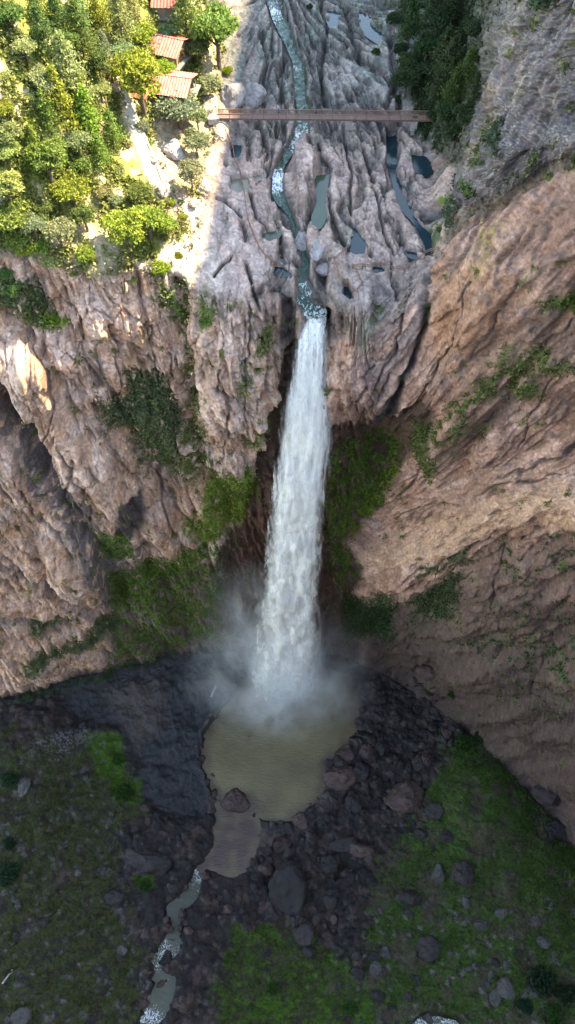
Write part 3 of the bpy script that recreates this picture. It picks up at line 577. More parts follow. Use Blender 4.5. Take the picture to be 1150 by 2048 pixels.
# moss, ferns and shrubs on the rock
_mn = {q: fbm(H / (1.6 * q) + 9, Z / (3.2 * q), Y / 5, 4) + .35 * fbm(H / 6, Z / 8, zero + 8, 3) for q in (1.0, 2.0)}
def moss(mask, col, thr=-.1, dens=1.0, zone=None, sc=1.0):
    global VEG
    zone = cliff if zone is None else zone
    n = _mn[sc]
    m = np.clip(mask * ms(thr, thr + .22, n) * zone, 0, 1); mix(col, m * .9); VEG = np.maximum(VEG, m * dens)
BR, MD, DK, OL = (.145, .215, .016), (.085, .145, .018), (.042, .072, .030), (.115, .125, .035)
moss(area([(400,985),(440,950),(500,930),(512,1000),(485,1045),(405,1095),(365,1055)], 10, 1.5), BR, -.5)
moss(area([(225,1170),(330,1120),(450,1075),(445,1285),(225,1310)], 16), MD, -.02); moss(area([(225,1160),(330,1120),(380,1090),(420,1100),(300,1200),(230,1230)], 14), MD, -.35)
moss(area([(255,745),(335,740),(365,850),(345,930),(295,900),(255,830)], 10, 1.5), DK, -.55, 1.3); moss(area([(205,815),(255,795),(285,850),(215,872)], 8, 1.4), DK, -.6, 1.3)
moss(area([(280,850),(400,880),(390,960),(280,940)], 20), OL, -.1); moss(stroke([(362,570),(375,700),(385,830),(395,930)], [14, 16, 20, 26], 8), OL, -.12); moss(stroke([(410,570),(405,640)], 9, 6), MD, -.2); moss(stroke([(330,560),(350,640)], 12, 8), MD, -.15)
moss(area([(200,1065),(260,1055),(265,1110),(215,1140)], 8), MD, -.35); moss(stroke([(60,1325),(140,1285),(225,1255)], 13, 6), DK, -.6, 1.2); moss(stroke([(70,1255),(110,1240)], 12, 6), DK, -.5)
moss(stroke([(-10,1425),(130,1375),(240,1335),(340,1305)], [16, 10, 8, 5], 8, 2), DK, -.05, 1, cliff + val); moss(stroke([(500,880),(545,835)], 9, 6), MD, -.2); moss(stroke([(530,650),(515,690)], 8, 5), OL, -.3); moss(stroke([(485,720),(475,760)], 7, 5), OL, -.3); moss(stroke([(430,600),(415,640)], 7, 5), MD, -.2)
moss(area([(0,545),(60,560),(100,610),(110,660),(30,620),(-20,610)], 12), DK, -.5, 1.2); moss(area([(90,620),(130,640),(120,660),(80,650)], 8), BR, -.5)
moss(area([(655,905),(700,880),(770,865),(800,930),(745,1020),(700,1075),(722,1140),(670,1190),(650,1010)], 12), (.09, .155, .016), .02); moss(stroke([(790,940),(750,990),(700,1060)], 12, 8), BR, -.1)
moss(area([(838,830),(872,828),(888,940),(868,955),(838,885)], 6, 1.2), OL, -.8, 1.4); moss(area([(690,1195),(785,1192),(790,1270),(690,1280)], 12), (.02, .06, .018), -.4); moss(area([(815,1200),(935,1125),(905,1230),(820,1245)], 12), DK, -.2)
moss(area([(1010,690),(1070,700),(1085,800),(1020,785)], 12), OL, -.25, 1.2); moss(area([(1090,600),(1160,600),(1160,650),(1105,635)], 8), MD, -.3, 1.2); moss(stroke([(1010,730),(900,830)], 26, 14), OL, .0); moss(stroke([(1080,715),(1170,745)], 11, 8), OL, -.2); moss(area([(930,800),(990,840),(970,870),(910,850)], 12), OL, -.05); moss(stroke([(850,1140),(920,1110)], 10, 6), DK, -.2)
moss(area([(1000,1100),(1180,1080),(1180,1500),(1000,1420)], 40), DK, .38); moss(area([(880,1240),(1160,1300),(1160,1350),(900,1280)], 20), DK, .15)
moss(wallL, OL, .55, .8); moss(wallR * (1 - .6 * area([(860,540),(1000,560),(850,860),(700,800)], 30)), OL, .68, .7)
moss(stroke([(1000,240),(985,275),(1000,310)], [8, 16, 8], 6), DK, -.6, 1.2, MTN); moss(stroke([(962,245),(950,330)], 8, 6), OL, -.2, 1, MTN); moss(stroke([(865,470),(900,425)], 17, 6), DK, -.5, 1.2, up + cliff); moss(area([(868,385),(905,385),(905,400),(868,402)], 5), MD, -.5, 1, up); moss(stroke([(1160,315),(1095,350)], 9, 6), MD, -.2, 1, up + cliff); moss(stroke([(935,375),(950,390)], 7, 5), MD, -.4, 1, up); moss(area([(1070,-20),(1120,-20),(1110,14),(1075,14)], 6), DK, -.7, 1.4, up); moss(MTN, OL, .58, .8, up)
moss(PLAT * (1 - sstep(240, 300, PY) * .5), DK, .52, .7, up); moss(GULLY, (.03, .05, .015), -.25, 1.0, up); moss(HILL * (1 - pathm) * (1 - area([(300,210),(440,230),(430,350),(330,380)], 12)) * (1 - SHELF), (.15, .16, .035), -.1, .8, up, 2.0)
VEG = np.where(in_pool + in_shal + in_brk > .2, 0, VEG) * (rv > 4)
def band(name, t0, t1, mat, label=None):
    """one stretch of the sheet as its own object"""
    i0, i1 = np.searchsorted(TI[:, 0], [t0, t1]); i1 = min(i1, len(ty) - 1)
    v = P3[i0:i1 + 1].reshape(-1, 3); n = len(sx); m = i1 - i0
    idx = np.arange((m + 1) * n).reshape(m + 1, n)
    f = np.stack([idx[:-1, :-1], idx[1:, :-1], idx[1:, 1:], idx[:-1, 1:]], -1).reshape(-1, 4)
    me = mesh_np(name, v, f, True)
    set_col(me, 'albedo', ALB[i0:i1 + 1].reshape(-1, 3))
    a = me.attributes.new('wet', 'FLOAT', 'POINT'); a.data.foreach_set('value', WET[i0:i1 + 1].ravel().astype(np.float32))
    o = link(name, me, mat); tag(o, kind='structure'); return o
ROCK, nt = new_mat('weathered_rock'); L = nt.links.new
_o = N(nt, 'ShaderNodeOutputMaterial'); _b = N(nt, 'ShaderNodeBsdfPrincipled'); _b.inputs['Specular IOR Level'].default_value = .35
_a = N(nt, 'ShaderNodeAttribute'); _a.attribute_name = 'albedo'; _w = N(nt, 'ShaderNodeAttribute'); _w.attribute_name = 'wet'
_g0 = N(nt, 'ShaderNodeNewGeometry')
_n1 = N(nt, 'ShaderNodeTexNoise'); _n1.inputs['Scale'].default_value = 1.1; _n1.inputs['Detail'].default_value = 8; _n1.inputs['Roughness'].default_value = .65
_n2 = N(nt, 'ShaderNodeTexNoise'); _n2.inputs['Scale'].default_value = .28; _n2.inputs['Detail'].default_value = 6
for q in (_n1, _n2): L(_g0.outputs['Position'], q.inputs['Vector'])
_m1 = N(nt, 'ShaderNodeMapRange'); _m1.inputs['From Min'].default_value = .3; _m1.inputs['From Max'].default_value = .7; _m1.inputs['To Min'].default_value = .6; _m1.inputs['To Max'].default_value = 1.4
L(_n1.outputs['Fac'], _m1.inputs['Value'])
_m2 = N(nt, 'ShaderNodeMapRange'); _m2.inputs['From Min'].default_value = .35; _m2.inputs['From Max'].default_value = .65; _m2.inputs['To Min'].default_value = .85; _m2.inputs['To Max'].default_value = 1.15
L(_n2.outputs['Fac'], _m2.inputs['Value'])
_mm = N(nt, 'ShaderNodeMath', operation='MULTIPLY'); L(_m1.outputs[0], _mm.inputs[0]); L(_m2.outputs[0], _mm.inputs[1])
_hs = N(nt, 'ShaderNodeHueSaturation'); L(_a.outputs['Color'], _hs.inputs['Color']); L(_mm.outputs[0], _hs.inputs['Value']); L(_hs.outputs[0], _b.inputs['Base Color'])
_rm = N(nt, 'ShaderNodeMapRange'); _rm.inputs['To Min'].default_value = .85; _rm.inputs['To Max'].default_value = .5; L(_w.outputs['Fac'], _rm.inputs['Value']); L(_rm.outputs[0], _b.inputs['Roughness'])
_bp = N(nt, 'ShaderNodeBump'); _bp.inputs['Strength'].default_value = .9; _bp.inputs['Distance'].default_value = .6; L(_n1.outputs['Fac'], _bp.inputs['Height']); L(_bp.outputs[0], _b.inputs['Normal'])
L(_b.outputs[0], _o.inputs[0])
band('plateau', 0, RIM, ROCK); band('canyon_cliffs', RIM, BASE, ROCK); band('valley_floor', BASE, ROWS - 3, ROCK); band('unseen_shade_wall', ROWS - 3, ROWS - 1, ROCK)  # last band: unseen wall added behind the camera, raised to dim the valley
# ================================================================ WATER
def water_mat(name, col, rough=.12, ripple=.25, scale=.5, stretch=(1, 1, 1), foam=None, dist=.25, bed=None):
    m, nt = new_mat(name); L = nt.links.new
    o = N(nt, 'ShaderNodeOutputMaterial'); b = N(nt, 'ShaderNodeBsdfPrincipled'); b.inputs['IOR'].default_value = 1.33
    g = N(nt, 'ShaderNodeNewGeometry'); mp = N(nt, 'ShaderNodeMapping'); mp.inputs['Scale'].default_value = stretch; L(g.outputs['Position'], mp.inputs['Vector'])
    n1 = N(nt, 'ShaderNodeTexNoise'); n1.inputs['Scale'].default_value = scale; n1.inputs['Detail'].default_value = 6; n1.inputs['Distortion'].default_value = .6; L(mp.outputs[0], n1.inputs['Vector'])
    n2 = N(nt, 'ShaderNodeTexNoise'); n2.inputs['Scale'].default_value = .06; n2.inputs['Detail'].default_value = 4; L(g.outputs['Position'], n2.inputs['Vector'])
    mr = N(nt, 'ShaderNodeMapRange'); mr.inputs['From Min'].default_value = .3; mr.inputs['From Max'].default_value = .7; mr.inputs['To Min'].default_value = .75; mr.inputs['To Max'].default_value = 1.25; L(n2.outputs['Fac'], mr.inputs['Value'])
    hs = N(nt, 'ShaderNodeHueSaturation'); hs.inputs['Color'].default_value = (*col, 1); L(mr.outputs[0], hs.inputs['Value'])
    bp = N(nt, 'ShaderNodeBump'); bp.inputs['Strength'].default_value = ripple; bp.inputs['Distance'].default_value = dist; L(n1.outputs['Fac'], bp.inputs['Height']); L(bp.outputs[0], b.inputs['Normal'])
    if bed:     # the stony bed shows through where the water is thin
        at = N(nt, 'ShaderNodeAttribute'); at.attribute_name = 'shallow'; mx = N(nt, 'ShaderNodeMix', data_type='RGBA'); L(at.outputs['Fac'], mx.inputs[0]); L(hs.outputs[0], mx.inputs[6]); mx.inputs[7].default_value = (*bed, 1); L(mx.outputs[2], b.inputs['Base Color']); b.inputs['Roughness'].default_value = rough
    elif foam is None:
        L(hs.outputs[0], b.inputs['Base Color']); b.inputs['Roughness'].default_value = rough
    else:       # white water where the current breaks
        at = N(nt, 'ShaderNodeAttribute'); at.attribute_name = 'foam'
        n3 = N(nt, 'ShaderNodeTexNoise'); n3.inputs['Scale'].default_value = scale * .8; n3.inputs['Detail'].default_value = 6; n3.inputs['Roughness'].default_value = .7; n3.inputs['Distortion'].default_value = 1.5; L(mp.outputs[0], n3.inputs['Vector'])
        ad = N(nt, 'ShaderNodeMath', operation='ADD'); nm = N(nt, 'ShaderNodeMath', operation='MULTIPLY_ADD'); L(n3.outputs['Fac'], nm.inputs[0]); nm.inputs[1].default_value = 2.4; nm.inputs[2].default_value = -.7; L(at.outputs['Fac'], ad.inputs[0]); L(nm.outputs[0], ad.inputs[1])
        st = N(nt, 'ShaderNodeMapRange'); st.inputs['From Min'].default_value = .9; st.inputs['From Max'].default_value = 1.3; L(ad.outputs[0], st.inputs['Value'])
        mx = N(nt, 'ShaderNodeMix', data_type='RGBA'); L(st.outputs[0], mx.inputs[0]); L(hs.outputs[0], mx.inputs[6]); mx.inputs[7].default_value = (*foam, 1); L(mx.outputs[2], b.inputs['Base Color'])
        r2 = N(nt, 'ShaderNodeMapRange'); r2.inputs['To Min'].default_value = rough; r2.inputs['To Max'].default_value = .7; L(st.outputs[0], r2.inputs['Value']); L(r2.outputs[0], b.inputs['Roughness'])
    L(b.outputs[0], o.inputs[0]); return m
M_POOL = water_mat('silty_pool_water', (.125, .098, .050), .28, .6, 1.0, (.5, 1.4, 1), None, .4, (.062, .036, .029))
M_SHAL = water_mat('shallow_pool_water', (.095, .060, .045), .3, .4, .6)
M_BROOK = water_mat('brook_water', (.058, .057, .035), .25, .6, 1.1, (1, 1, 1), (.75, .78, .8))
M_TARN = water_mat('rock_pool_water', (.012, .030, .036), .08, .15, .8)
M_TARN2 = water_mat('green_rock_pool_water', (.055, .075, .05), .1, .15, .8); M_TARN3 = water_mat('puddle_water', (.13, .115, .085), .15, .1, 1)
M_RIVER = water_mat('river_water', (.032, .060, .045), .15, .9, 1.3, (1, .6, 1), (.8, .84, .84), .4)
def grid_poly(name, poly, z, mat, res=1.5, grow=4):
    """a level sheet of water whose outline runs into its banks"""
    c = np.mean(poly, axis=0)
    pts = []
    n = len(poly)
    for i in range(n):
        p0, p1, p2, p3 = (np.array(poly[(i + k) % n], float) for k in (-1, 0, 1, 2))
        for t in np.linspace(0, 1, 6, endpoint=False):
            pts.append(.5 * ((2 * p1) + (-p0 + p2) * t + (2*p0 - 5*p1 + 4*p2 - p3) * t * t + (-p0 + 3*p1 - 3*p2 + p3) * t ** 3))
    pts = np.array(pts); d = pts - c; pts = pts + d / (np.linalg.norm(d, axis=1, keepdims=True) + 1e-6) * grow
    bm = bmesh.new(); vs = [bm.verts.new(at_z(a, b, z)) for a, b in pts]
    f = bm.faces.new(vs); f.normal_update()
    if f.normal.z < 0: f.normal_flip()
    bmesh.ops.triangulate(bm, faces=bm.faces[:]); me = bpy.data.meshes.new(name); bm.to_mesh(me); bm.free()
    return tag(link(name, me, mat), kind='structure')
PWZ = PZ
def pool_sheet():
    gx, gy = np.meshgrid(np.arange(370, 760, 3.0), np.arange(1290, 1775, 3.0)); sp = poly_sd(gx, gy, POOL); ss = poly_sd(gx, gy, SHAL)
    v = np.array([at_z(a, b, PWZ) for a, b in zip(gx.ravel(), gy.ravel())]); idx = np.arange(gx.size).reshape(gx.shape); ok = np.minimum(sp, ss) < 26
    k = ok[:-1, :-1] & ok[1:, :-1] & ok[1:, 1:] & ok[:-1, 1:]; f = np.stack([idx[:-1, :-1], idx[1:, :-1], idx[1:, 1:], idx[:-1, 1:]], -1)[k]
    me = mesh_np('pool_water', v, f, True); nz = fbm(gx / 30, gy / 30, 0 * gx, 4)
    sh = np.maximum((1 - sstep(-22, 18, ss)) * sstep(-30, 4, sp + 10 * nz), .75 * sstep(-26, 2, sp + 9 * nz)); a = me.attributes.new('shallow', 'FLOAT', 'POINT'); a.data.foreach_set('value', np.clip(sh * (.92 + .4 * nz), 0, 1).ravel().astype(np.float32))
    tag(link('pool_water', me, M_POOL), kind='structure')
pool_sheet()
for i, (pl, zw) in enumerate(zip(POOLS, POOLZ)):
    grid_poly('rock_pool_water', pl, zw, M_TARN2 if i in (0, 9) else (M_TARN3 if i in (7, 12) else M_TARN), grow=9)
def ribbon(name, pts, ws, zf, mat, foam, grow=1.25, seg=9, amp=.12):
    pts = np.array(pts, float); s = np.concatenate([[0], np.cumsum(np.linalg.norm(np.diff(pts, axis=0), axis=1))])
    u = np.arange(0, s[-1], 2.0); c = pchip(s, pts, u); w = np.interp(u, s, ws) * grow
    t = np.gradient(c, axis=0); t /= np.linalg.norm(t, axis=1, keepdims=True); nrm = np.stack([-t[:, 1], t[:, 0]], 1)
    rows, fo = [], []
    for k in range(len(u)):
        for j in range(seg):
            q = c[k] + nrm[k] * w[k] * (2 * j / (seg - 1) - 1); z = zf(c[k][1])
            p = at_z(q[0], q[1], z); rows.append(p)
    v = np.array(rows); v[:, 2] += amp * fbm(v[:, 0] / 1.1, v[:, 1] / 1.6, 0 * v[:, 0], 3) * 2
    idx = np.arange(len(u) * seg).reshape(len(u), seg)
    f = np.stack([idx[:-1, :-1], idx[:-1, 1:], idx[1:, 1:], idx[1:, :-1]], -1).reshape(-1, 4)
    me = mesh_np(name, v, f, True); a = me.attributes.new('foam', 'FLOAT', 'POINT')
    a.data.foreach_set('value', np.repeat([foam(x, y) for x, y in c], seg).astype(np.float32))
    return tag(link(name, me, mat), kind='structure')
def foam_r(x, y):
    g = lambda a, b, h: h * math.exp(-((y - a) / b) ** 2)
    return .04 + g(275, 26, .55) + g(362, 32, .6) + g(22, 30, .42) + g(135, 14, .35) + .42 * float(sstep(545, 580, np.array(y))) + g(655, 20, .3) - g(600, 16, .15)
ribbon('river_water', RIVER, RIVW, zriver, M_RIVER, foam_r, 1.2, 11, .2)
def foam_b(x, y):
    g = lambda a, b, h: h * math.exp(-((y - a) / b) ** 2)
    return .05 + g(1742, 26, .5) + g(1905, 18, .4) + g(1938, 12, .3) + g(2035, 22, .45)
ribbon('brook_water', BROOK, BRW, lambda y: PWZ - .5 - max(0, y - 1740) * .0012, M_BROOK, foam_b, 2.1)
ribbon('brook_water', BROOK2, [16, 13, 8, 12, 14], lambda y: PWZ - .8, M_BROOK, lambda x, y: .42, 1.0)

# ---- the fall: a thin-lipped curtain that thickens, breaks into plumes and scatters; a dense core inside a torn outer veil
FALL = np.array([  # py, left, right, distance
 (640, 616, 646, 126.2), (662, 602, 650, 125.3), (700, 587, 653, 123.7), (780, 573, 657, 121.8), (870, 557, 664, 120.2), (960, 546, 654, 119.2), (1060, 535, 645, 118.4), (1150, 523, 641, 117.8), (1250, 510, 641, 117.2), (1330, 498, 640, 116.6), (1392, 486, 638, 113.6)], float)
def fall_shell(name, grow, thick, mat, seedv, edge, parent=None):
    ny, nx = 520, 76
    pyv = np.linspace(642, 1390, ny); k = pchip(FALL[:, 0], FALL[:, 1:], pyv)
    th = np.linspace(0, 2 * np.pi, nx, endpoint=False)
    cxp, hw, yy = (k[:, 0] + k[:, 1]) / 2, (k[:, 1] - k[:, 0]) / 2 * grow, k[:, 2]
    V = np.zeros((ny, nx, 3)); fr = (pyv - 642) / 748
    for i in range(ny):
        c = at_y(cxp[i], pyv[i], yy[i]); e = at_y(cxp[i] + hw[i], pyv[i], yy[i]); wid = e[0] - c[0]
        tk_ = thick * (.5 + 3.2 * fr[i] ** .8)
        V[i, :, 0] = c[0] + wid * np.cos(th); V[i, :, 1] = c[1] + tk_ * np.sin(th); V[i, :, 2] = c[2]
    x, y, z = V[..., 0], V[..., 1], V[..., 2]; fr2 = fr[:, None] + 0 * x
    st = fbm(x / .8 + seedv, z / 26, y / 4, 4)                     # falling streaks
    cl = fbm(x / 2.3 + seedv, z / 15, y / 4, 5); cm = ridged(x / 1.5 + seedv, z / 20 + 3, y / 3, 4) - .8
    pl = fbm(x / 5 + seedv, z / 24 + 20, y / 7, 4)
    dn = np.stack([np.cos(th) * .5 + 0 * x, np.sin(th) + 0 * x, 0 * x], -1)
    amp = (.45 * st + .4 * cm + (1.7 * cl + .6 * cm) * sstep(.1, .5, fr2) * (.35 + fr2) + 2.6 * pl * sstep(.25, .8, fr2)) * min(1, thick * .8)
    V = V + dn * amp[..., None]; V[..., 2] += .9 * cl * sstep(.2, .6, fr2)
    a = np.abs(np.cos(th))[None]
    dens = 1 - sstep(edge, 1.02, a + .10 * st + (.22 * cl + .34 * pl) * sstep(.05, .4, fr2)) ; dens = dens * (1 - .75 * sstep(.84, 1.02, fr2 + .08 * pl)) * (1 - .5 * sstep(.45, .9, fr2) * sstep(.0, .5, -pl + .2 * cl))
    sf = fbm(x / .55 + seedv, z / 38, y / 5, 4); dens *= 1 - .85 * sstep(.4, .95, a) * sstep(.12, -.3, sf + .5 * cl) * (1 - .5 * sstep(.6, 1, fr2)); dens *= 1 - .8 * sstep(.22, .02, fr2) * sstep(.02, -.3, sf + .3 * st)
    if seedv > 5: dens *= .46 * sstep(-.35, .5, cl + pl)
    dens *= 1 - .9 * np.exp(-((fr2 - .06) / .10) ** 2) * sstep(.12, .3, st + .1) * (x < np.mean(x)) # dark rock shows between the first strands
    idx = np.arange(ny * nx).reshape(ny, nx); nxt = np.roll(idx, -1, 1)
    f = np.stack([idx[:-1], idx[1:], nxt[1:], nxt[:-1]], -1).reshape(-1, 4)
    me = mesh_np(name, V.reshape(-1, 3), f, True)
    at = me.attributes.new('cover', 'FLOAT', 'POINT'); at.data.foreach_set('value', np.clip(dens, 0, 1).ravel().astype(np.float32))
    return link(name, me, mat, parent)
M_FALL, nt = new_mat('falling_water'); L = nt.links.new
_o = N(nt, 'ShaderNodeOutputMaterial'); _d = N(nt, 'ShaderNodeBsdfDiffuse'); _t = N(nt, 'ShaderNodeBsdfTranslucent'); _x = N(nt, 'ShaderNodeBsdfTransparent'); _m = N(nt, 'ShaderNodeMixShader'); _m2 = N(nt, 'ShaderNodeMixShader'); _m.inputs[0].default_value = .42
_at = N(nt, 'ShaderNodeAttribute'); _at.attribute_name = 'cover'
_g = N(nt, 'ShaderNodeNewGeometry'); _mp = N(nt, 'ShaderNodeMapping'); _mp.inputs['Scale'].default_value = (1, 1, .07); L(_g.outputs['Position'], _mp.inputs['Vector'])
_n = N(nt, 'ShaderNodeTexNoise'); _n.inputs['Scale'].default_value = 1.9; _n.inputs['Detail'].default_value = 6; L(_mp.outputs[0], _n.inputs['Vector'])
_cr = N(nt, 'ShaderNodeMix', data_type='RGBA'); _cr.inputs[6].default_value = (.84, .845, .84, 1); _cr.inputs[7].default_value = (.97, .96, .93, 1)
_mr = N(nt, 'ShaderNodeMapRange'); _mr.inputs['From Min'].default_value = .36; _mr.inputs['From Max'].default_value = .56; L(_n.outputs['Fac'], _mr.inputs['Value']); L(_mr.outputs[0], _cr.inputs[0])
L(_cr.outputs[2], _d.inputs['Color']); L(_cr.outputs[2], _t.inputs['Color'])
_ad = N(nt, 'ShaderNodeMath', operation='MULTIPLY_ADD'); L(_n.outputs['Fac'], _ad.inputs[0]); _ad.inputs[1].default_value = .5; _ad.inputs[2].default_value = -.25
_a2 = N(nt, 'ShaderNodeMath', operation='ADD'); L(_at.outputs['Fac'], _a2.inputs[0]); L(_ad.outputs[0], _a2.inputs[1])
_al = N(nt, 'ShaderNodeMapRange'); _al.inputs['From Min'].default_value = .06; _al.inputs['From Max'].default_value = .8; L(_a2.outputs[0], _al.inputs['Value'])
L(_d.outputs[0], _m.inputs[1]); L(_t.outputs[0], _m.inputs[2]); L(_al.outputs[0], _m2.inputs[0]); L(_x.outputs[0], _m2.inputs[1]); L(_m.outputs[0], _m2.inputs[2]); L(_m2.outputs[0], _o.inputs[0])
wf = fall_shell('waterfall', 1.04, 1.0, M_FALL, 0.0, .5)
tag(wf, 'tall white waterfall dropping from the rock lip into the brown pool', 'waterfall')
fall_shell('spray_veil', 1.26, 1.7, M_FALL, 9.0, .4, wf)

# ---- spray cloud at the foot: a volume of even air with torn noise
def mist(name, loc, size, dens, zscale, lo, hi, off):
    bm = bmesh.new(); bmesh.ops.create_icosphere(bm, subdivisions=3, radius=1.0)
    me = bpy.data.meshes.new(name); bm.to_mesh(me); bm.free()
    m, nt = new_mat('spray_' + name); L = nt.links.new
    o = N(nt, 'ShaderNodeOutputMaterial'); v = N(nt, 'ShaderNodeVolumePrincipled'); v.inputs['Color'].default_value = (.93, .96, 1, 1); v.inputs['Anisotropy'].default_value = .1
    tc = N(nt, 'ShaderNodeTexCoord'); g = N(nt, 'ShaderNodeNewGeometry')
    ln = N(nt, 'ShaderNodeVectorMath', operation='LENGTH'); L(tc.outputs['Object'], ln.inputs[0])
    fo = N(nt, 'ShaderNodeMapRange', interpolation_type='SMOOTHSTEP'); fo.inputs['From Min'].default_value = 1.0; fo.inputs['From Max'].default_value = .15; L(ln.outputs['Value'], fo.inputs['Value'])
    mp = N(nt, 'ShaderNodeMapping'); mp.inputs['Scale'].default_value = (1, 1, zscale); mp.inputs['Location'].default_value = (off, 0, 0); L(g.outputs['Position'], mp.inputs['Vector'])
    nz = N(nt, 'ShaderNodeTexNoise'); nz.inputs['Scale'].default_value = .075; nz.inputs['Detail'].default_value = 5; nz.inputs['Roughness'].default_value = .62; nz.inputs['Distortion'].default_value = .8; L(mp.outputs[0], nz.inputs['Vector'])
    mr = N(nt, 'ShaderNodeMapRange'); mr.inputs['From Min'].default_value = lo; mr.inputs['From Max'].default_value = hi; L(nz.outputs['Fac'], mr.inputs['Value'])
    mu = N(nt, 'ShaderNodeMath', operation='MULTIPLY'); L(fo.outputs[0], mu.inputs[0]); L(mr.outputs[0], mu.inputs[1]); m2 = N(nt, 'ShaderNodeMath', operation='MULTIPLY'); L(mu.outputs[0], m2.inputs[0]); m2.inputs[1].default_value = dens
    L(m2.outputs[0], v.inputs['Density']); L(v.outputs[0], o.inputs['Volume'])
    ob = link(name, me, m, loc=loc); ob.scale = size; tag(ob, kind='stuff'); return ob
_q = at_y(566, 1290, 116)
mist('mist', (_q[0] + 1, 119, -226), (21, 16, 74), .10, .5, .34, .62, 0)
mist('mist', (_q[0] - 3, 115, -226), (54, 34, 76), .026, .6, .42, .64, 40)
_q = at_y(490, 1200, 124)
mist('mist', (_q[0], 121, -185), (24, 12, 72), .042, .45, .46, .64, 80)
_q = at_y(570, 1375, 112)
mist('mist', (_q[0], 110, -243), (40, 22, 18), .075, 1.0, .38, .62, 120)
SC.cycles.volume_step_rate = 2.0; SC.cycles.volume_max_steps = 128
# ================================================================ TREES AND PLANTS
def leaf_mat(name, col, trans=.3, rand=.22, tint=False):
    m, nt = new_mat(name); L = nt.links.new
    o = N(nt, 'ShaderNodeOutputMaterial'); d = N(nt, 'ShaderNodeBsdfPrincipled'); t = N(nt, 'ShaderNodeBsdfTranslucent'); mx = N(nt, 'ShaderNodeMixShader'); mx.inputs[0].default_value = trans
    d.inputs['Roughness'].default_value = .6; d.inputs['Specular IOR Level'].default_value = .25
    oi = N(nt, 'ShaderNodeObjectInfo'); g = N(nt, 'ShaderNodeNewGeometry'); nz = N(nt, 'ShaderNodeTexNoise'); nz.inputs['Scale'].default_value = .9; nz.inputs['Detail'].default_value = 3; L(g.outputs['Position'], nz.inputs['Vector'])
    wn = N(nt, 'ShaderNodeTexWhiteNoise', noise_dimensions='1D'); at = N(nt, 'ShaderNodeAttribute'); at.attribute_name = 'leaf'; L(at.outputs['Fac'], wn.inputs['W'])
    hs = N(nt, 'ShaderNodeHueSaturation'); ta = N(nt, 'ShaderNodeAttribute'); ta.attribute_name = 'tint'; L((ta if tint else oi).outputs['Color'], hs.inputs['Color'])
    a1 = N(nt, 'ShaderNodeMath', operation='MULTIPLY_ADD'); L(wn.outputs['Value'], a1.inputs[0]); a1.inputs[1].default_value = .55; a1.inputs[2].default_value = .45
    a2 = N(nt, 'ShaderNodeMath', operation='MULTIPLY_ADD'); L(nz.outputs['Fac'], a2.inputs[0]); a2.inputs[1].default_value = 1.0; a2.inputs[2].default_value = .3
    mu = N(nt, 'ShaderNodeMath', operation='MULTIPLY'); L(a1.outputs[0], mu.inputs[0]); L(a2.outputs[0], mu.inputs[1]); m3 = N(nt, 'ShaderNodeMath', operation='MULTIPLY'); L(mu.outputs[0], m3.inputs[0]); m3.inputs[1].default_value = 1.55; L(m3.outputs[0], hs.inputs['Value'])
    hu = N(nt, 'ShaderNodeMath', operation='MULTIPLY_ADD'); L(nz.outputs['Fac'], hu.inputs[0]); hu.inputs[1].default_value = .05; hu.inputs[2].default_value = .48; L(hu.outputs[0], hs.inputs['Hue'])
    L(hs.outputs[0], d.inputs['Base Color']); L(hs.outputs[0], t.inputs['Color']); L(d.outputs[0], mx.inputs[1]); L(t.outputs[0], mx.inputs[2]); L(mx.outputs[0], o.inputs[0]); return m
M_LEAF = leaf_mat('foliage', (.1, .12, .03), .42); M_TUFT = leaf_mat('fern_fronds', (.1, .12, .03), .3, .2, True); M_BARK = simple_mat('bark', (.13, .095, .07), .9, .3, 4, .4)
def leaves_mesh(name, pts, size, flat=.0, rng=None, up=.35, k=1):
    """many small bent leaf sprays: two triangles per spray, random facing"""
    rng = rng or RNG; n = len(pts)
    nrm = rng.normal(size=(n, 3)); nrm[:, 2] = np.abs(nrm[:, 2]) * (1 - flat) + up; nrm /= np.linalg.norm(nrm, axis=1, keepdims=True)
    t = np.cross(nrm, rng.normal(size=(n, 3))); t /= np.linalg.norm(t, axis=1, keepdims=True) + 1e-9; b = np.cross(nrm, t)
    s = (size * rng.uniform(.6, 1.35, n))[:, None]
    a = pts - t * s; c = pts + t * s; d1 = pts + b * s * .55 + nrm * s * .22; d2 = pts - b * s * .55 + nrm * s * .22
    v = np.stack([a, d2, c, d1], 1).reshape(-1, 3); i = np.arange(n)[:, None] * 4
    me = mesh_np(name, v, np.concatenate([i, i + 1, i + 2, i + 3], 1), False)
    at = me.attributes.new('leaf', 'FLOAT', 'POINT'); at.data.foreach_set('value', np.repeat(rng.uniform(0, 100, n), 4).astype(np.float32)); return me
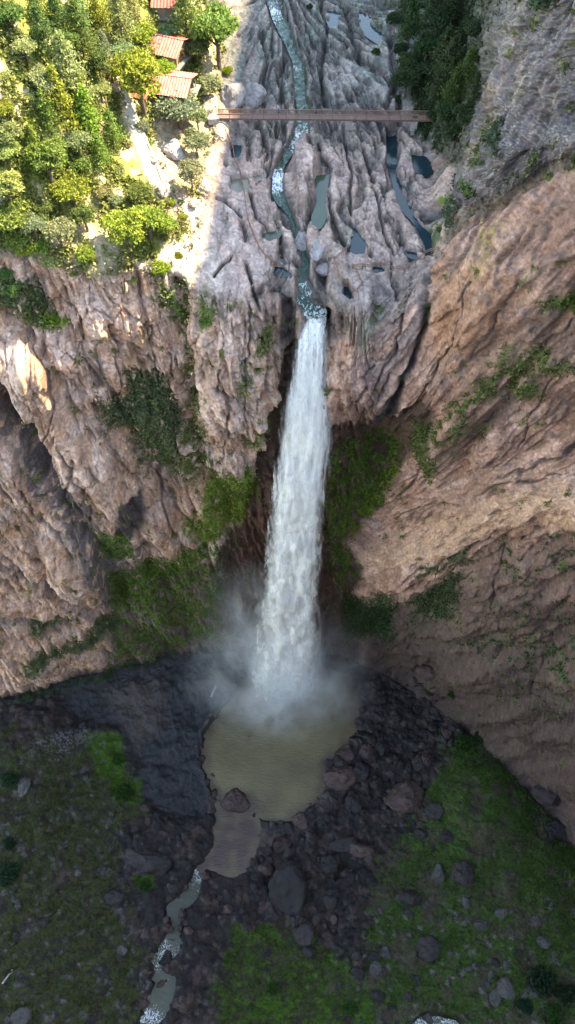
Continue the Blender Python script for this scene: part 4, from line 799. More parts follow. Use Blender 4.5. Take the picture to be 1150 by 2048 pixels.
def pine_proto(seedn, slim=1.0, droop=.1, gaps=.25):
    """unit pine: 1 m crown radius, height 3 m (scaled later)"""
    r = np.random.default_rng(seedn); P = []; limbs = MB(); H_ = 3.2
    limbs.tube([(0, 0, -.4), (.02, .01, .9), (.03, -.02, 2.0), (0, 0, H_ - .15)], [.085, .07, .045, .012], 7)
    nb = 46
    for i in range(nb):
        f = (i / nb) ** .85; h = .55 + f * (H_ - .6); R = (1.0 * (1 - f) ** .75 + .08) * r.uniform(.6, 1.12) * slim
        if r.random() < gaps * (1 - f): continue
        th = i * 2.4 + r.uniform(-.5, .5); d = np.array([math.cos(th), math.sin(th), 0]); rise = r.uniform(.0, .3) - droop
        tip = d * R + np.array([0, 0, h + rise * R]); limbs.tube([(0, 0, h - .1), tuple(d * R * .5 + np.array([0, 0, h])), tuple(tip)], [.022, .014, .005], 4)
        m = int(20 + 62 * R)
        q = r.uniform(.25, 1.05, m)[:, None]; w = (.07 + .16 * R * (1.1 - np.abs(q - .6)))
        P.append(np.array([0, 0, h]) + d * R * q + np.array([0, 0, 1]) * rise * R * q + r.normal(size=(m, 3)) * w * np.array([1, 1, .5]))
    P.append(np.array([0, 0, H_ - .1]) + r.normal(size=(40, 3)) * np.array([.07, .07, .13]))
    return leaves_mesh('crown', np.concatenate(P), .072, .5, r, .5), limbs
def oak_proto(seedn, lob=13, flat=.62, size=.078, tall=1.55):
    """unit round-crowned tree: 1 m crown radius"""
    r = np.random.default_rng(seedn); P = []; limbs = MB(); zc = tall - flat * .75
    limbs.tube([(0, 0, -.3), (.03, 0, .35), (.0, .03, zc - .2)], [.10, .085, .06], 7)
    for i in range(lob):
        th = i * 2.4 + r.uniform(-.4, .4); rr = math.sqrt((i + .3) / lob) * .72; c = np.array([rr * math.cos(th), rr * math.sin(th), zc + flat * (1 - rr ** 2) * .55 + r.uniform(-.2, .16)])
        limbs.tube([(0, 0, zc - .45), tuple(c * np.array([.5, .5, 1]) * np.array([1, 1, .85])), tuple(c)], [.04, .025, .008], 4)
        R = r.uniform(.27, .43); m = int(620 * R)
        v = r.normal(size=(m, 3)); v /= np.linalg.norm(v, axis=1, keepdims=True); v[:, 2] = np.where(v[:, 2] < -.3, -v[:, 2], v[:, 2])
        rad = R * (1 + .22 * r.normal(size=m))[:, None] * r.uniform(.7, 1.0, m)[:, None] ** .5
        P.append(c + v * rad * np.array([1, 1, .78]))
    return leaves_mesh('crown', np.concatenate(P), size, .2, r, .3), limbs
def bush_proto(seedn, size=.1):
    r = np.random.default_rng(seedn); P = []; limbs = MB()
    for i in range(9):
        th = i * 2.4; rr = math.sqrt((i + .2) / 9) * .66; c = np.array([rr * math.cos(th), rr * math.sin(th), .32 + .35 * (1 - rr) + r.uniform(-.1, .1)])
        limbs.tube([(0, 0, -.2), tuple(c * .6), tuple(c)], [.035, .025, .01], 4)
        R = r.uniform(.26, .42); m = int(400 * R); v = r.normal(size=(m, 3)); v /= np.linalg.norm(v, axis=1, keepdims=True)
        P.append(c + v * R * r.uniform(.6, 1.1, m)[:, None] * np.array([1, 1, .8]))
    return leaves_mesh('foliage', np.concatenate(P), size, .2, r, .3), limbs
PROTO = {}
def proto(kind, i):
    k = (kind, i)
    if k not in PROTO:
        if kind == 'pine': c, l = pine_proto(100 + i, [1, .85, 1.1, .7][i % 4], [.1, .25, .0, .15][i % 4], [.2, .3, .25, .15][i % 4])
        elif kind == 'oak': c, l = oak_proto(200 + i, [13, 10, 16, 12][i % 4], [.62, .8, .5, .9][i % 4], .078, [1.5, 1.8, 1.4, 2.0][i % 4])
        else: c, l = bush_proto(300 + i)
        me = bpy.data.meshes.new('trunk'); me.from_pydata(l.v, [], l.f); me.update(); me.materials.append(M_BARK); c.materials.append(M_LEAF)
        PROTO[k] = (c, me)
    return PROTO[k]
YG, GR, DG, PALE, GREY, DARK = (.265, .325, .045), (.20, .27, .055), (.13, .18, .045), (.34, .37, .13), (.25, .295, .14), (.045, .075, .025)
WORD = {YG: 'yellow-green', GR: 'green', DG: 'dark green', PALE: 'pale olive', GREY: 'grey-green', DARK: 'deep shaded green', (.15, .10, .04): 'reddish-brown', (.2, .26, .02): 'bright lime-green', (.2, .19, .02): 'yellow'}
VAL, VALD = (.035, .085, .015), (.016, .042, .02); WORD[VAL] = 'fresh green'; WORD[VALD] = 'dark bluish green'
RB, LIME, YEL = (.15, .10, .04), (.2, .26, .02), (.2, .19, .02)
# (x, y, crown diameter) in survey pixels, kind, colour
TREES = [
 (30,32,66,'oak',DG),(78,10,56,'pine',GR),(120,30,52,'pine',DG),(165,12,74,'pine',GREY),(205,30,66,'pine',YG),(248,38,76,'pine',PALE),(85,66,44,'oak',DG),(62,102,62,'oak',PALE),(100,84,70,'pine',DG),(138,82,66,'oak',DG),(172,72,74,'pine',DG),
 (34,76,40,'oak',DG),(154,156,92,'pine',PALE),(94,160,76,'oak',PALE),(172,196,62,'pine',GR),(137,214,88,'pine',YG),(108,236,60,'pine',GR),(203,128,60,'oak',DG),(206,178,44,'oak',PALE),(62,192,34,'bush',PALE),(14,214,50,'oak',YG),(28,266,70,'oak',PALE),(58,238,34,'bush',YG),
 (190,240,86,'pine',YG),(232,262,62,'pine',GR),(76,282,54,'pine',GR),(160,276,62,'oak',GREY),(26,116,34,'bush',PALE),(10,150,36,'bush',PALE),(36,150,26,'bush',GR),(20,298,64,'oak',PALE),(110,330,92,'oak',GR),(166,332,64,'oak',DG),(208,306,60,'pine',GR),(150,368,84,'oak',YG),
 (26,372,78,'oak',PALE),(205,385,50,'bush',PALE),(92,420,50,'oak',DG),(32,428,86,'oak',GR),(78,452,62,'oak',GREY),(124,456,74,'oak',GREY),(176,432,60,'oak',DG),(236,340,40,'bush',PALE),(232,400,36,'bush',GREY),(46,472,64,'oak',GR),(86,490,52,'bush',GR),(106,520,50,'bush',PALE),(56,505,40,'oak',YG),
 (176,508,52,'bush',YG),(76,550,28,'bush',YEL),(10,548,44,'oak',DG),(34,578,50,'oak',DG),(150,545,26,'bush',GR),
 (268,20,66,'pine',PALE),(284,62,62,'oak',YG),(288,162,124,'oak',YG),(376,34,78,'pine',GR),(342,62,44,'oak',GREY),(394,92,66,'oak',DG),(440,74,108,'oak',GR),(352,106,50,'oak',RB),(330,138,52,'oak',YG),(318,170,40,'oak',GR),(394,154,34,'bush',LIME),(421,166,52,'oak',GREY),(456,140,28,'bush',LIME),(362,206,92,'oak',GREY),(396,236,48,'oak',GREY),(396,276,64,'oak',GREY),
 (286,252,40,'bush',GREY),(298,286,20,'bush',YG),(216,100,54,'pine',GREY),(247,104,66,'oak',GREY),(226,138,46,'oak',PALE),(286,384,58,'oak',GR),(384,350,58,'oak',GREY),(262,452,94,'oak',YG),(305,440,86,'oak',YG),(336,446,52,'oak',GR),(342,402,30,'bush',YG),(362,404,18,'bush',GR),(366,432,26,'bush',YG),(320,534,46,'bush',YG),(357,510,24,'bush',YEL),(268,560,24,'bush',PALE),
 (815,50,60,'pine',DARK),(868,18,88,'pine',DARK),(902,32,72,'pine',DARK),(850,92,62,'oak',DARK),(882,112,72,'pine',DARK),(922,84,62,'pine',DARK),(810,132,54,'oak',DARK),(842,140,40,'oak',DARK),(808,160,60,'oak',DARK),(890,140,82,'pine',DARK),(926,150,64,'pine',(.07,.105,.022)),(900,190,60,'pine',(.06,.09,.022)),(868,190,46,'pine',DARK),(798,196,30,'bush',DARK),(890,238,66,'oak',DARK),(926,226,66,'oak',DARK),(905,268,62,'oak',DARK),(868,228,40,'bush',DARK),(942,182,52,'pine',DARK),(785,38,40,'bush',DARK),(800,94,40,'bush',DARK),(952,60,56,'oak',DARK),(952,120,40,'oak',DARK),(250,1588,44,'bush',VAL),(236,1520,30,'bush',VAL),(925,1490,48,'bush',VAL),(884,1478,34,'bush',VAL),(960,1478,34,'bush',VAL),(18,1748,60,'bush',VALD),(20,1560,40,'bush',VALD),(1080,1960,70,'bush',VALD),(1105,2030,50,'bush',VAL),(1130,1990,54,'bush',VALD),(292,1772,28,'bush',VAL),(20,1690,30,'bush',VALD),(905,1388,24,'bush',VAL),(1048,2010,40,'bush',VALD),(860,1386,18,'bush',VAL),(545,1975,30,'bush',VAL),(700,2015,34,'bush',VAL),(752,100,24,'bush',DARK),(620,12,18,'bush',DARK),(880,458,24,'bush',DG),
]
WORD[(.07,.105,.022)] = 'mossy green'; WORD[(.06,.09,.022)] = 'dull green'
LMARK = {'valley': [('the brown pool', 560, 1500), ('the left meadow edge', 0, 1650), ('the bottom right corner', 1150, 2048), ('the green mound', 960, 1560), ('the brook', 330, 1900)],
 'bank': [('the red-roofed shelter', 330, 150), ('the paved path', 285, 290), ('the cliff edge', 250, 545), ('the top-left corner', 0, 0), ('the left picture edge', 0, 330), ('the left end of the bridge', 432, 228)],
         'gully': [('the right end of the bridge', 862, 228), ('the grey rock slab', 950, 180), ('the top of the dark gully', 870, -20)]}
ORD = ['nearest', 'second nearest', 'third nearest', 'fourth nearest', 'fifth nearest', 'sixth nearest', 'seventh nearest', 'eighth nearest', 'ninth nearest', 'tenth nearest', 'eleventh nearest', 'twelfth nearest', 'thirteenth nearest', 'fourteenth nearest', 'fifteenth nearest', 'sixteenth nearest']
recs = []
for i, (tx, ty_, dpx, kind, col) in enumerate(TREES):
    zone = 'valley' if ty_ > 1200 else ('gully' if tx > 560 else 'bank')
    ratio = {'pine': 1.6, 'oak': .78, 'bush': .42}[kind]
    b = hit(tx, ty_); sc_ = project(b)[2] / F; dep = math.atan2(CAM[2] - b[2], b[1])
    hp = {'pine': 1.6, 'oak': 1.35, 'bush': .5}[kind] * dpx * .5 * math.cos(dep)       # rise of the crown's middle over its foot, in pixels
    g = hit(tx, ty_ if zone == 'valley' else min(ty_ + hp, 640)); sc_ = project(g)[2] / F
    R = dpx * sc_ / 2 * .95
    crown, trunk = proto(kind, i % 4)
    nm = {'pine': 'pine_tree', 'oak': 'broadleaf_tree', 'bush': 'bush'}[kind]
    o = empty(nm, (g[0], g[1], g[2] - .15), (i * 2.17) % 6.28); o.scale = (R * random.uniform(.94, 1.08), R * random.uniform(.94, 1.08), R * random.uniform(.92, 1.1))
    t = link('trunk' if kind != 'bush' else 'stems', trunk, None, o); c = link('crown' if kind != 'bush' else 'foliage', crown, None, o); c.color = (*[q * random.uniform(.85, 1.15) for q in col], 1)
    best = min(LMARK[zone], key=lambda l: math.hypot(l[1] - tx, l[2] - ty_)); size = 'small' if dpx < 42 else ('large' if dpx > 72 else 'medium')
    noun = {'pine': 'pine tree', 'oak': 'round-crowned tree', 'bush': 'bush'}[kind]
    recs.append((o, f"{size} {WORD[col]} {noun}", best, math.hypot(best[1] - tx, best[2] - ty_), zone, {'pine': 'pine tree', 'oak': 'tree', 'bush': 'bush'}[kind]))
byk = {}
for r in recs: byk.setdefault((r[1], r[2][0]), []).append(r)
for (look, lm), L_ in byk.items():
    L_.sort(key=lambda r: r[3])
    for k, r in enumerate(L_):
        side = {'bank': 'on the sunny bank', 'gully': 'in the shaded gully', 'valley': 'on the valley floor'}[r[4]]
        lab = f"{look}, {'closest to' if len(L_) == 1 else ORD[k] + ' to'} {lm}"
        if len((look + ' ' + side + lab).split()) - len(look.split()) <= 16: lab = f"{look} {side}, {'closest to' if len(L_) == 1 else ORD[k] + ' to'} {lm}"
        if len(lab.split()) > 16: lab = f"{look}, {'closest to' if len(L_) == 1 else ORD[k] + ' to'} {lm}"
        tag(r[0], lab, r[5], {'bank': 'trees and bushes on the sunny left bank', 'gully': 'trees and bushes in the shaded gully', 'valley': 'bushes on the valley floor'}[r[4]])

# ---- ground cover: tufts over everything the survey marks as green
def scatter(name, mask, count, size, lift, spread, per, col, label=None, var=.25):
    fl = np.flatnonzero(mask.ravel() > 0); w = mask.ravel()[fl] * ((PD.ravel()[fl]) / 200.) ** 2
    if len(fl) == 0: return
    pick = RNG.choice(fl, count, p=w / w.sum()); P = P3.reshape(-1, 3)[pick]; Nn = NF.reshape(-1, 3)[pick]
    s = RNG.uniform(.45, 1.3, count) ** 1.3
    pts = (P[:, None, :] + Nn[:, None, :] * (lift * s)[:, None, None] * RNG.uniform(.1, 1.3, (count, per, 1)) + RNG.normal(size=(count, per, 3)) * (spread * s)[:, None, None] + np.array([0, 0, 1.]) * (.15 * lift * s)[:, None, None]).reshape(-1, 3)
    me = leaves_mesh(name, pts, size, .2, RNG, .5); c = ALB.reshape(-1, 3)[pick]
    c = c * .95 + np.array(col) * .25; c = c * RNG.uniform(.7, 1.3, (count, 1)); set_col(me, 'tint', np.repeat(c, per * 4, axis=0)); o = link(name, me, M_TUFT); tag(o, kind='stuff'); return o
cv = cliff * VEG * inview
scatter('cliff_ferns', cv * (PX < 625) * (TI > RIM), 12000, .38, .6, .5, 6, (.10, .135, .02)); scatter('cliff_moss', cv * (PX >= 625) * (TI > RIM), 11000, .36, .55, .5, 6, (.085, .12, .02))
scatter('slope_undergrowth', HILL * VEG * inview, 9000, .42, .5, .55, 6, (.15, .165, .035)); scatter('mountain_scrub', (MTN + GULLY) * VEG * inview, 5000, .36, .5, .4, 6, (.04, .055, .018))
vg = val * VEG * inview
scatter('meadow_plants', vg * (PX < 480), 9000, .36, .4, .8, 5, (.06, .07, .02)); scatter('meadow_plants', vg * (PX >= 480), 12000, .34, .4, .8, 5, (.055, .10, .02))
# ================================================================ BOULDERS
M_BRED = simple_mat('reddish_boulder_rock', (.048, .027, .023), .7, .4, 2.2, .5, rand=.35); M_BDRK = simple_mat('dark_boulder_rock', (.020, .015, .015), .8, .4, 2.2, .5, rand=.35)
M_BGRY = simple_mat('grey_boulder_rock', (.055, .05, .047), .85, .35, 2.2, .5, rand=.25); M_BTAN = simple_mat('tan_boulder_rock', (.31, .24, .19), .85, .3, 2.0, .5, rand=.15); M_BPLT = simple_mat('lilac_grey_boulder_rock', (.27, .235, .225), .85, .35, 1.6, .5, rand=.15)
def rock_mesh(seedn):
    r = np.random.default_rng(seedn); bm = bmesh.new(); bmesh.ops.create_icosphere(bm, subdivisions=4, radius=1.0); me = bpy.data.meshes.new('boulder'); bm.to_mesh(me); bm.free()
    n = len(me.vertices); v = np.empty(n * 3, np.float32); me.vertices.foreach_get('co', v); v = v.reshape(-1, 3)
    for _ in range(11):
        d = r.normal(size=3); d /= np.linalg.norm(d); k = r.uniform(.55, .88); h = v @ d; v = v - np.clip(h - k, 0, None)[:, None] * d * .92
    nn = v / (np.linalg.norm(v, axis=1, keepdims=True) + 1e-6); q = v * 1.3 + seedn
    v = v + nn * (.16 * fbm(q[:, 0], q[:, 1], q[:, 2], 4) + .07 * ridged(q[:, 0] * 3, q[:, 1] * 3, q[:, 2] * 3, 3) - .06)[:, None]
    me.vertices.foreach_set('co', v.astype(np.float32).ravel()); me.update(); me.polygons.foreach_set('use_smooth', [False] * len(me.polygons)); return me
RM = [rock_mesh(40 + i) for i in range(7)]; RMM = {}
def boulder(px, py, w, h, mat, label, group=None, k=0, flat=.75, rot=None):
    b = hit(px, py); s = project(b)[2] / F; key = (k % 7, mat.name)
    if key not in RMM:
        me = RM[k % 7].copy(); me.name = 'boulder'; me.materials.clear(); me.materials.append(mat); RMM[key] = me
    dep = math.atan2(CAM[2] - b[2], max(b[1], 1)); sx_, sy_ = w * s / 2 * 1.1, h * s / 2 * 1.1 / max(.55, math.sin(dep))
    o = link('boulder', RMM[key]); o.location = b + np.array([0, 0, flat * .18 * min(sx_, sy_)]); o.scale = (sx_, sy_, flat * min(sx_, sy_)); o.rotation_euler = (random.uniform(-.15, .15), random.uniform(-.15, .15), random.uniform(-.25, .25) if rot is None else rot)
    tag(o, label, 'boulder', group); return o
BIG = [
 (470,1604,56,48,'R','big reddish wet boulder standing alone in the outlet of the brown pool'), (423,1557,28,24,'R','small reddish boulder at the left edge of the brown pool'), (680,1556,60,46,'R','large pointed reddish boulder biting into the pool’s lower right shore'), (718,1547,36,36,'D','square dark boulder just right of the pointed reddish shore boulder'),
 (694,1506,46,30,'R','flat reddish boulder on the shore above the pointed one'), (732,1503,30,28,'R','cut-faced reddish boulder beside the flat shore boulder'), (766,1500,30,38,'D','upright dark boulder behind the shore boulders right of the pool'), (818,1600,92,66,'R','huge low brown boulder at the left foot of the green mound'),
 (872,1622,42,34,'D','dark wedge boulder on the green mound beside the huge brown boulder'), (842,1668,26,22,'D','small dark boulder in the grass below the huge brown boulder'), (893,1676,28,24,'D','dark boulder sunk in the middle of the green mound'), (877,1748,30,36,'G','upright grey boulder left of the squarish one on the green slope'), (922,1748,46,46,'D','squarish dark boulder in the middle of the right green slope'),
 (822,1797,48,36,'D','split dark boulder at the end of the thin pale trail'), (600,1642,34,32,'R','round boulder on the lower lip of the brown pool'), (580,1775,84,100,'D','huge dark whale-backed boulder below the pool'), (292,1722,84,58,'D','big black slab above the bright grass clump left of the brook'), (226,1795,42,26,'D','low dark boulder in the olive meadow left of the brook'),
 (335,1920,46,34,'D','dark boulder with foam around it in the brook'), (320,1966,24,20,'R','reddish boulder near the foot of the brook'), (862,1345,58,38,'R','broad brown boulder under the dark right cliff, green on its side'), (845,1378,32,24,'R','brown boulder just below the broad one under the right cliff'), (690,1690,62,28,'D','long flat dark boulder in the rubble below the pool'),
 (718,1698,46,28,'R','reddish boulder touching the long flat one'), (703,1607,36,46,'D','tall dark boulder below the pointed reddish shore boulder'), (760,1396,28,28,'D','dark boulder on the stony shore right of the pool’s top'), (853,1896,50,46,'D','dark leaning boulder in the lower rubble'), (1088,1886,34,28,'G','pale grey block beside the dirt trail on the right slope'),
 (1012,1980,36,42,'G','pale grey boulder, the larger of a pair at the lower right'), (990,1995,26,34,'G','narrow pale boulder, the smaller of a pair at the lower right'), (1002,1825,24,20,'G','pale grey stone above the dirt trail'), (960,1850,34,20,'G','flat grey stone left of the dirt trail'), (770,1906,30,26,'G','bluish grey boulder above the lower green rubble'), (750,1932,22,20,'G','small rounded grey boulder below the bluish grey one'),
 (1098,1592,66,46,'D','long dark slab lying against the foot of the right cliff'), (1108,1660,74,36,'D','dark slab below the long dark slab at the right cliff foot'), (46,2032,46,32,'G','pale grey boulder in the bottom left corner'), (48,1572,24,40,'G','pale upright boulder on the left grassy bank'), (242,1902,22,18,'G','bluish grey stone in the left meadow'), (160,1470,26,18,'G','pale block on the rim of the left grassy bank'),
 (1070,1842,22,20,'G','grey stone right of the dirt trail'), (378,1862,20,18,'R','reddish stone in the upper brook'), (352,1836,18,14,'R','flat stone in the brook’s narrow bend'), (612,1870,44,40,'D','dark boulder right of the bright lower meadow'), (660,1800,24,28,'D','rounded dark boulder beside the whale-backed one'), (560,1690,40,30,'R','brown boulder under the pool’s lower lip'), (545,1830,34,30,'D','dark boulder at the foot of the whale-backed one'), (655,1730,40,34,'D','dark block in the middle of the rubble field'), (620,1905,30,26,'D','dark boulder on the edge of the bright lower meadow'),
 # plateau
 (443,256,34,46,'T','large egg-shaped tan boulder under the left end of the bridge'), (419,218,44,34,'T','rounded tan boulder behind the left end of the bridge'), (462,196,52,36,'P','grey rounded boulder above the left part of the bridge'), (506,197,46,32,'P','ribbed grey boulder above the bridge, right of the rounded one'), (408,376,38,36,'T','round tan boulder below the small tree on the rock shelf'), (385,410,22,18,'T','small tan block below the round tan boulder'),
 (328,386,38,28,'P','pale sunlit boulder at the foot of the paved path'), (346,306,46,26,'P','flat sunlit boulder between path and trees'), (312,322,24,18,'P','small boulder beside the path’s right edge'), (430,14,62,32,'T','pale-topped boulder by the stream at the top of the picture'), (634,500,32,40,'P','grey boulder jammed in the slot above the chute'), (605,482,36,38,'P','pale boulder jammed at the head of the slot'), (642,545,40,26,'P','dark-sided boulder bridging the slot just above the chute'),
 (866,488,12,8,'G','small pale stone by the long blue pool'), (864,500,10,8,'G','smallest pale stone at the end of the long blue pool'),]
MK = {'R': M_BRED, 'D': M_BDRK, 'G': M_BGRY, 'T': M_BTAN, 'P': M_BPLT}
for i, (a, b, w, h, m, lab) in enumerate(BIG): boulder(a, b, w, h, MK[m], lab.replace('’', "'"), None, i, .8)
ZN = [([(690,1340),(860,1330),(960,1480),(860,1520),(800,1560),(700,1640),(660,1600),(730,1460)], 62, 'RDD', 'right of the brown pool'), ([(430,1760),(640,1660),(740,1700),(720,1860),(600,1850),(480,1850),(400,1950),(400,1850)], 46, 'DDR', 'below the pool, right of the brook'), ([(250,1650),(400,1650),(360,1760),(310,1850),(280,2030),(230,1900),(240,1760)], 26, 'RDD', 'along the left side of the brook'),
      ([(660,1860),(800,1840),(900,1960),(900,2040),(740,2040),(680,1980)], 26, 'DDG', 'in the lower middle rubble'), ([(930,1900),(1080,1900),(1100,2030),(960,2040)], 22, 'GGD', 'on the lower right slope'), ([(20,1560),(230,1640),(260,2030),(20,2030)], 18, 'DGD', 'in the left meadow'), ([(780,1640),(1000,1680),(1000,1800),(800,1840)], 12, 'DG', 'on the right green slope')]
for zi, (pl, n, mk, where) in enumerate(ZN):
    p = np.array(pl, float); k = 0; sizes = {'R': 'reddish', 'D': 'dark', 'G': 'grey'}
    while k < n:
        q = p.min(0) + RNG.random(2) * (p.max(0) - p.min(0))
        if poly_sd(np.array([q[0]]), np.array([q[1]]), pl)[0] > 0 or poly_sd(np.array([q[0]]), np.array([q[1]]), POOL)[0] < 4: continue
        d = float(np.clip(RNG.lognormal(2.5, .38), 7, 28)); m = random.choice(mk)
        boulder(q[0], q[1], d * random.uniform(.8, 1.3), d * random.uniform(.75, 1.1), MK[m], f"small {sizes[m]} boulder in the rubble {where}", f"small {sizes[m]} boulders {where}", int(RNG.integers(7)), .85, random.uniform(0, 3.1)); k += 1

_sh = []
for i in range(46):
    k = int(RNG.integers(len(POOL))); a, b = np.array(POOL[k], float), np.array(POOL[(k + 1) % len(POOL)], float); q = a + (b - a) * RNG.random() + RNG.normal(size=2) * 4
    if q[1] < 1355 or (q[0] < 420 and q[1] < 1480): continue
    d = float(np.clip(RNG.lognormal(2.45, .35), 7, 22)); boulder(q[0], q[1], d * 1.1, d * .9, random.choice([M_BRED, M_BDRK]), 'small dark boulder lying in the water along the brown pool shore', 'small boulders along the pool shore', i, .8, i * 1.3)
for i in range(64):
    t = RNG.random() * (len(BROOK) - 1.01); k = int(t); a, b = np.array(BROOK[k], float), np.array(BROOK[k + 1], float); q = a + (b - a) * (t - k); s = random.choice((-1, 1)); w = BRW[k] * RNG.uniform(.35, 1.15); q = q + np.array([s * w, RNG.normal() * 5])
    if q[1] > 2046: continue
    d = float(np.clip(RNG.lognormal(2.35, .35), 6, 18)); boulder(q[0], q[1], d, d * .85, random.choice([M_BRED, M_BDRK]), 'small dark boulder sitting in the shallow brook below the pool', 'small boulders in the brook', i, .8, i * 1.1)
# ================================================================ BRIDGE, RAILINGS, SHELTER, PATH
M_RUST = simple_mat('rusty_painted_steel', (.20, .105, .075), .7, .3, 3); M_DECK = simple_mat('pinkish_deck_boards', (.30, .215, .195), .85, .3, 2.5); M_STONE = simple_mat('pier_stone', (.36, .32, .29), .9, .3, 2, .4)
M_WOOD = simple_mat('weathered_wood', (.26, .19, .13), .85, .3, 3); M_CONC = simple_mat('pale_concrete', (.42, .37, .31), .9, .2, .8, .2); M_GALV = simple_mat('brown_wall_plaster', (.22, .17, .13), .9, .25, 1); M_PLINTH = simple_mat('stone_plinth', (.20, .17, .145), .9, .3, 1.5)
def roof_mat(name, col):
    m, nt = new_mat(name); L = nt.links.new; o = N(nt, 'ShaderNodeOutputMaterial'); b = N(nt, 'ShaderNodeBsdfPrincipled'); b.inputs['Roughness'].default_value = .6
    tc = N(nt, 'ShaderNodeTexCoord'); nz = N(nt, 'ShaderNodeTexNoise'); nz.inputs['Scale'].default_value = 1.2; nz.inputs['Detail'].default_value = 6; L(tc.outputs['Object'], nz.inputs['Vector'])
    mr = N(nt, 'ShaderNodeMapRange'); mr.inputs['From Min'].default_value = .3; mr.inputs['From Max'].default_value = .7; mr.inputs['To Min'].default_value = .65; mr.inputs['To Max'].default_value = 1.3; L(nz.outputs['Fac'], mr.inputs['Value'])
    hs = N(nt, 'ShaderNodeHueSaturation'); hs.inputs['Color'].default_value = (*col, 1); L(mr.outputs[0], hs.inputs['Value']); L(hs.outputs[0], b.inputs['Base Color']); L(b.outputs[0], o.inputs[0]); return m
M_RRED = roof_mat('red_corrugated_sheet', (.30, .075, .05)); M_RPINK = roof_mat('pinkish_red_sheet', (.44, .15, .11))  # second sheet is paler and pinker than the first
g = hit(432, 236); A = np.array(at_z(436, 232, 7.2)); Bz = np.array(at_z(868, 236, 6.4)); dv = Bz - A; LN = float(np.linalg.norm(dv)); rz = math.atan2(dv[1], dv[0])
bridge = empty('footbridge', A, rz); tag(bridge, 'long rusty brown steel footbridge crossing the gorge above the fall', 'footbridge')
slope = (Bz[2] - A[2]) / LN
m = MB(); nb_ = int(LN / .3)
for i in range(nb_): m.box(((i + .5) * LN / nb_, 0, slope * i * LN / nb_), (LN / nb_ * .93, 1.7, .07))
m.build('deck', M_DECK, bridge)
for s in (-1, 1):
    m = MB(); m.beam((0, s * .78, -.25), (LN, s * .78, -.25 + slope * LN), .14, .40); m.build('girder', M_RUST, bridge)
    m = MB(); m.beam((0, s * .9, 1.18), (LN, s * .9, 1.18 + slope * LN), .14, .12)
    for hgt in (.2, .36, .52, .68, .84, 1.0): m.beam((0, s * .9, hgt), (LN, s * .9, hgt + slope * LN), .04, .06)
    for k in range(int(LN / .35)): x = k * .35; m.box((x, s * .9, .6 + slope * x), (.05, .03, 1.1))
    rl = m.build('railing', M_RUST, bridge); pm = None
    for k in range(int(LN / 2.6) + 1):
        x = k * LN / int(LN / 2.6)
        if pm is None: q = MB(); q.box((0, 0, .55), (.09, .09, 1.3)); p0 = q.build('post', M_RUST, rl); pm = p0.data; p0.location = (x, s * .92, slope * x)
        else: link('post', pm, None, rl, (x, s * .92, slope * x))
x = float((at_z(830, 240, 6)[0] - A[0])); m = MB(); m.box((x, 0, -2.7), (1.3, 1.5, 4.6)); m.box((x, 0, -.55), (1.6, 1.8, .3)); m.build('pier', M_STONE, bridge)
x = float((at_z(700, 240, 6)[0] - A[0])); m = MB(); m.box((x, 0, -1.9), (1.1, 1.4, 2.9)); m.build('pier', M_STONE, bridge)
m = MB(); m.box((-1.0, 0, -.75), (2.6, 2.4, 1.5)); m.build('abutment', M_STONE, bridge)
def handrail(pts, label, step=1.7, h=1.05, mat=None, name='handrail', rails=(1.0, .55), cat='handrail', group=None):
    mat = mat or M_RUST; P = [hit(a, b, 8) for a, b in pts]; Q = []
    for i in range(len(P) - 1):
        n = max(1, int(np.linalg.norm(P[i + 1] - P[i]) / step))
        for k in range(n):
            f = k / n; s = (pts[i][0] + (pts[i + 1][0] - pts[i][0]) * f, pts[i][1] + (pts[i + 1][1] - pts[i][1]) * f); Q.append(hit(s[0], s[1], 8))
    Q.append(P[-1]); Q = np.array(Q); zz = Q[:, 2].copy()
    for _ in range(5): zz[1:-1] = np.maximum(zz[1:-1], (zz[:-2] + zz[2:]) / 2)
    zz += .15
    Q[:, 2] = zz; o = empty(name, Q[0]); tag(o, label, cat, group); R = Q - Q[0]; q = MB(); q.tube([(0, 0, -1.6), (0, 0, h)], .08, 6)
    me = bpy.data.meshes.new('post'); me.from_pydata(q.v, [], q.f); me.update(); me.materials.append(mat)
    for p in R[:100]: link('post', me, None, o, tuple(p))
    for hh in rails: q = MB(); q.tube([tuple(p + np.array([0, 0, hh * h])) for p in R], .085, 6); q.build('rail', mat, o)
    return o
handrail([(438,238),(452,268),(462,292),(470,325),(480,352),(490,398),(496,440),(505,470),(518,500),(532,518),(548,530),(568,540)], 'long rusty handrail running down the left rock shelf from the bridge')
handrail([(566,548),(558,572),(545,588),(528,598)], 'short rusty handrail on the rounded rock left of the chute')
handrail([(700,497),(682,510),(667,523)], 'short rusty handrail between green pool and viewpoint right of the chute')
handrail([(670,530),(676,552),(683,571),(704,597),(724,573),(713,545),(706,536)], 'rusty railing enclosing the small viewpoint pool right of the chute')
handrail([(704,536),(730,537),(760,539),(785,542),(808,543)], 'straight rusty handrail crossing the right rock shelf')
handrail([(808,543),(830,530),(850,517),(874,503)], 'rusty handrail climbing to the right cliff from the shelf')
handrail([(240,166),(247,188),(252,212)], 'thin wooden fence beside the shelter on the paved path', 2.2, 1.0, M_WOOD, 'fence', (1.0, .5), 'fence')
handrail([(296,292),(306,318),(316,345),(326,374)], 'low wooden fence along the right edge of the lower paved path', 2.2, .8, M_WOOD, 'fence', (1.0, .5), 'fence')
handrail([(300,390),(325,378),(350,366)], 'crooked wooden fence across the foot of the paved path', 2.0, .8, M_WOOD, 'fence', (1.0, .5), 'fence')
handrail([(212,200),(216,222)], 'short pale wooden fence on the left of the paved path', 2.0, 1.0, M_WOOD, 'fence', (1.0, .5), 'fence')
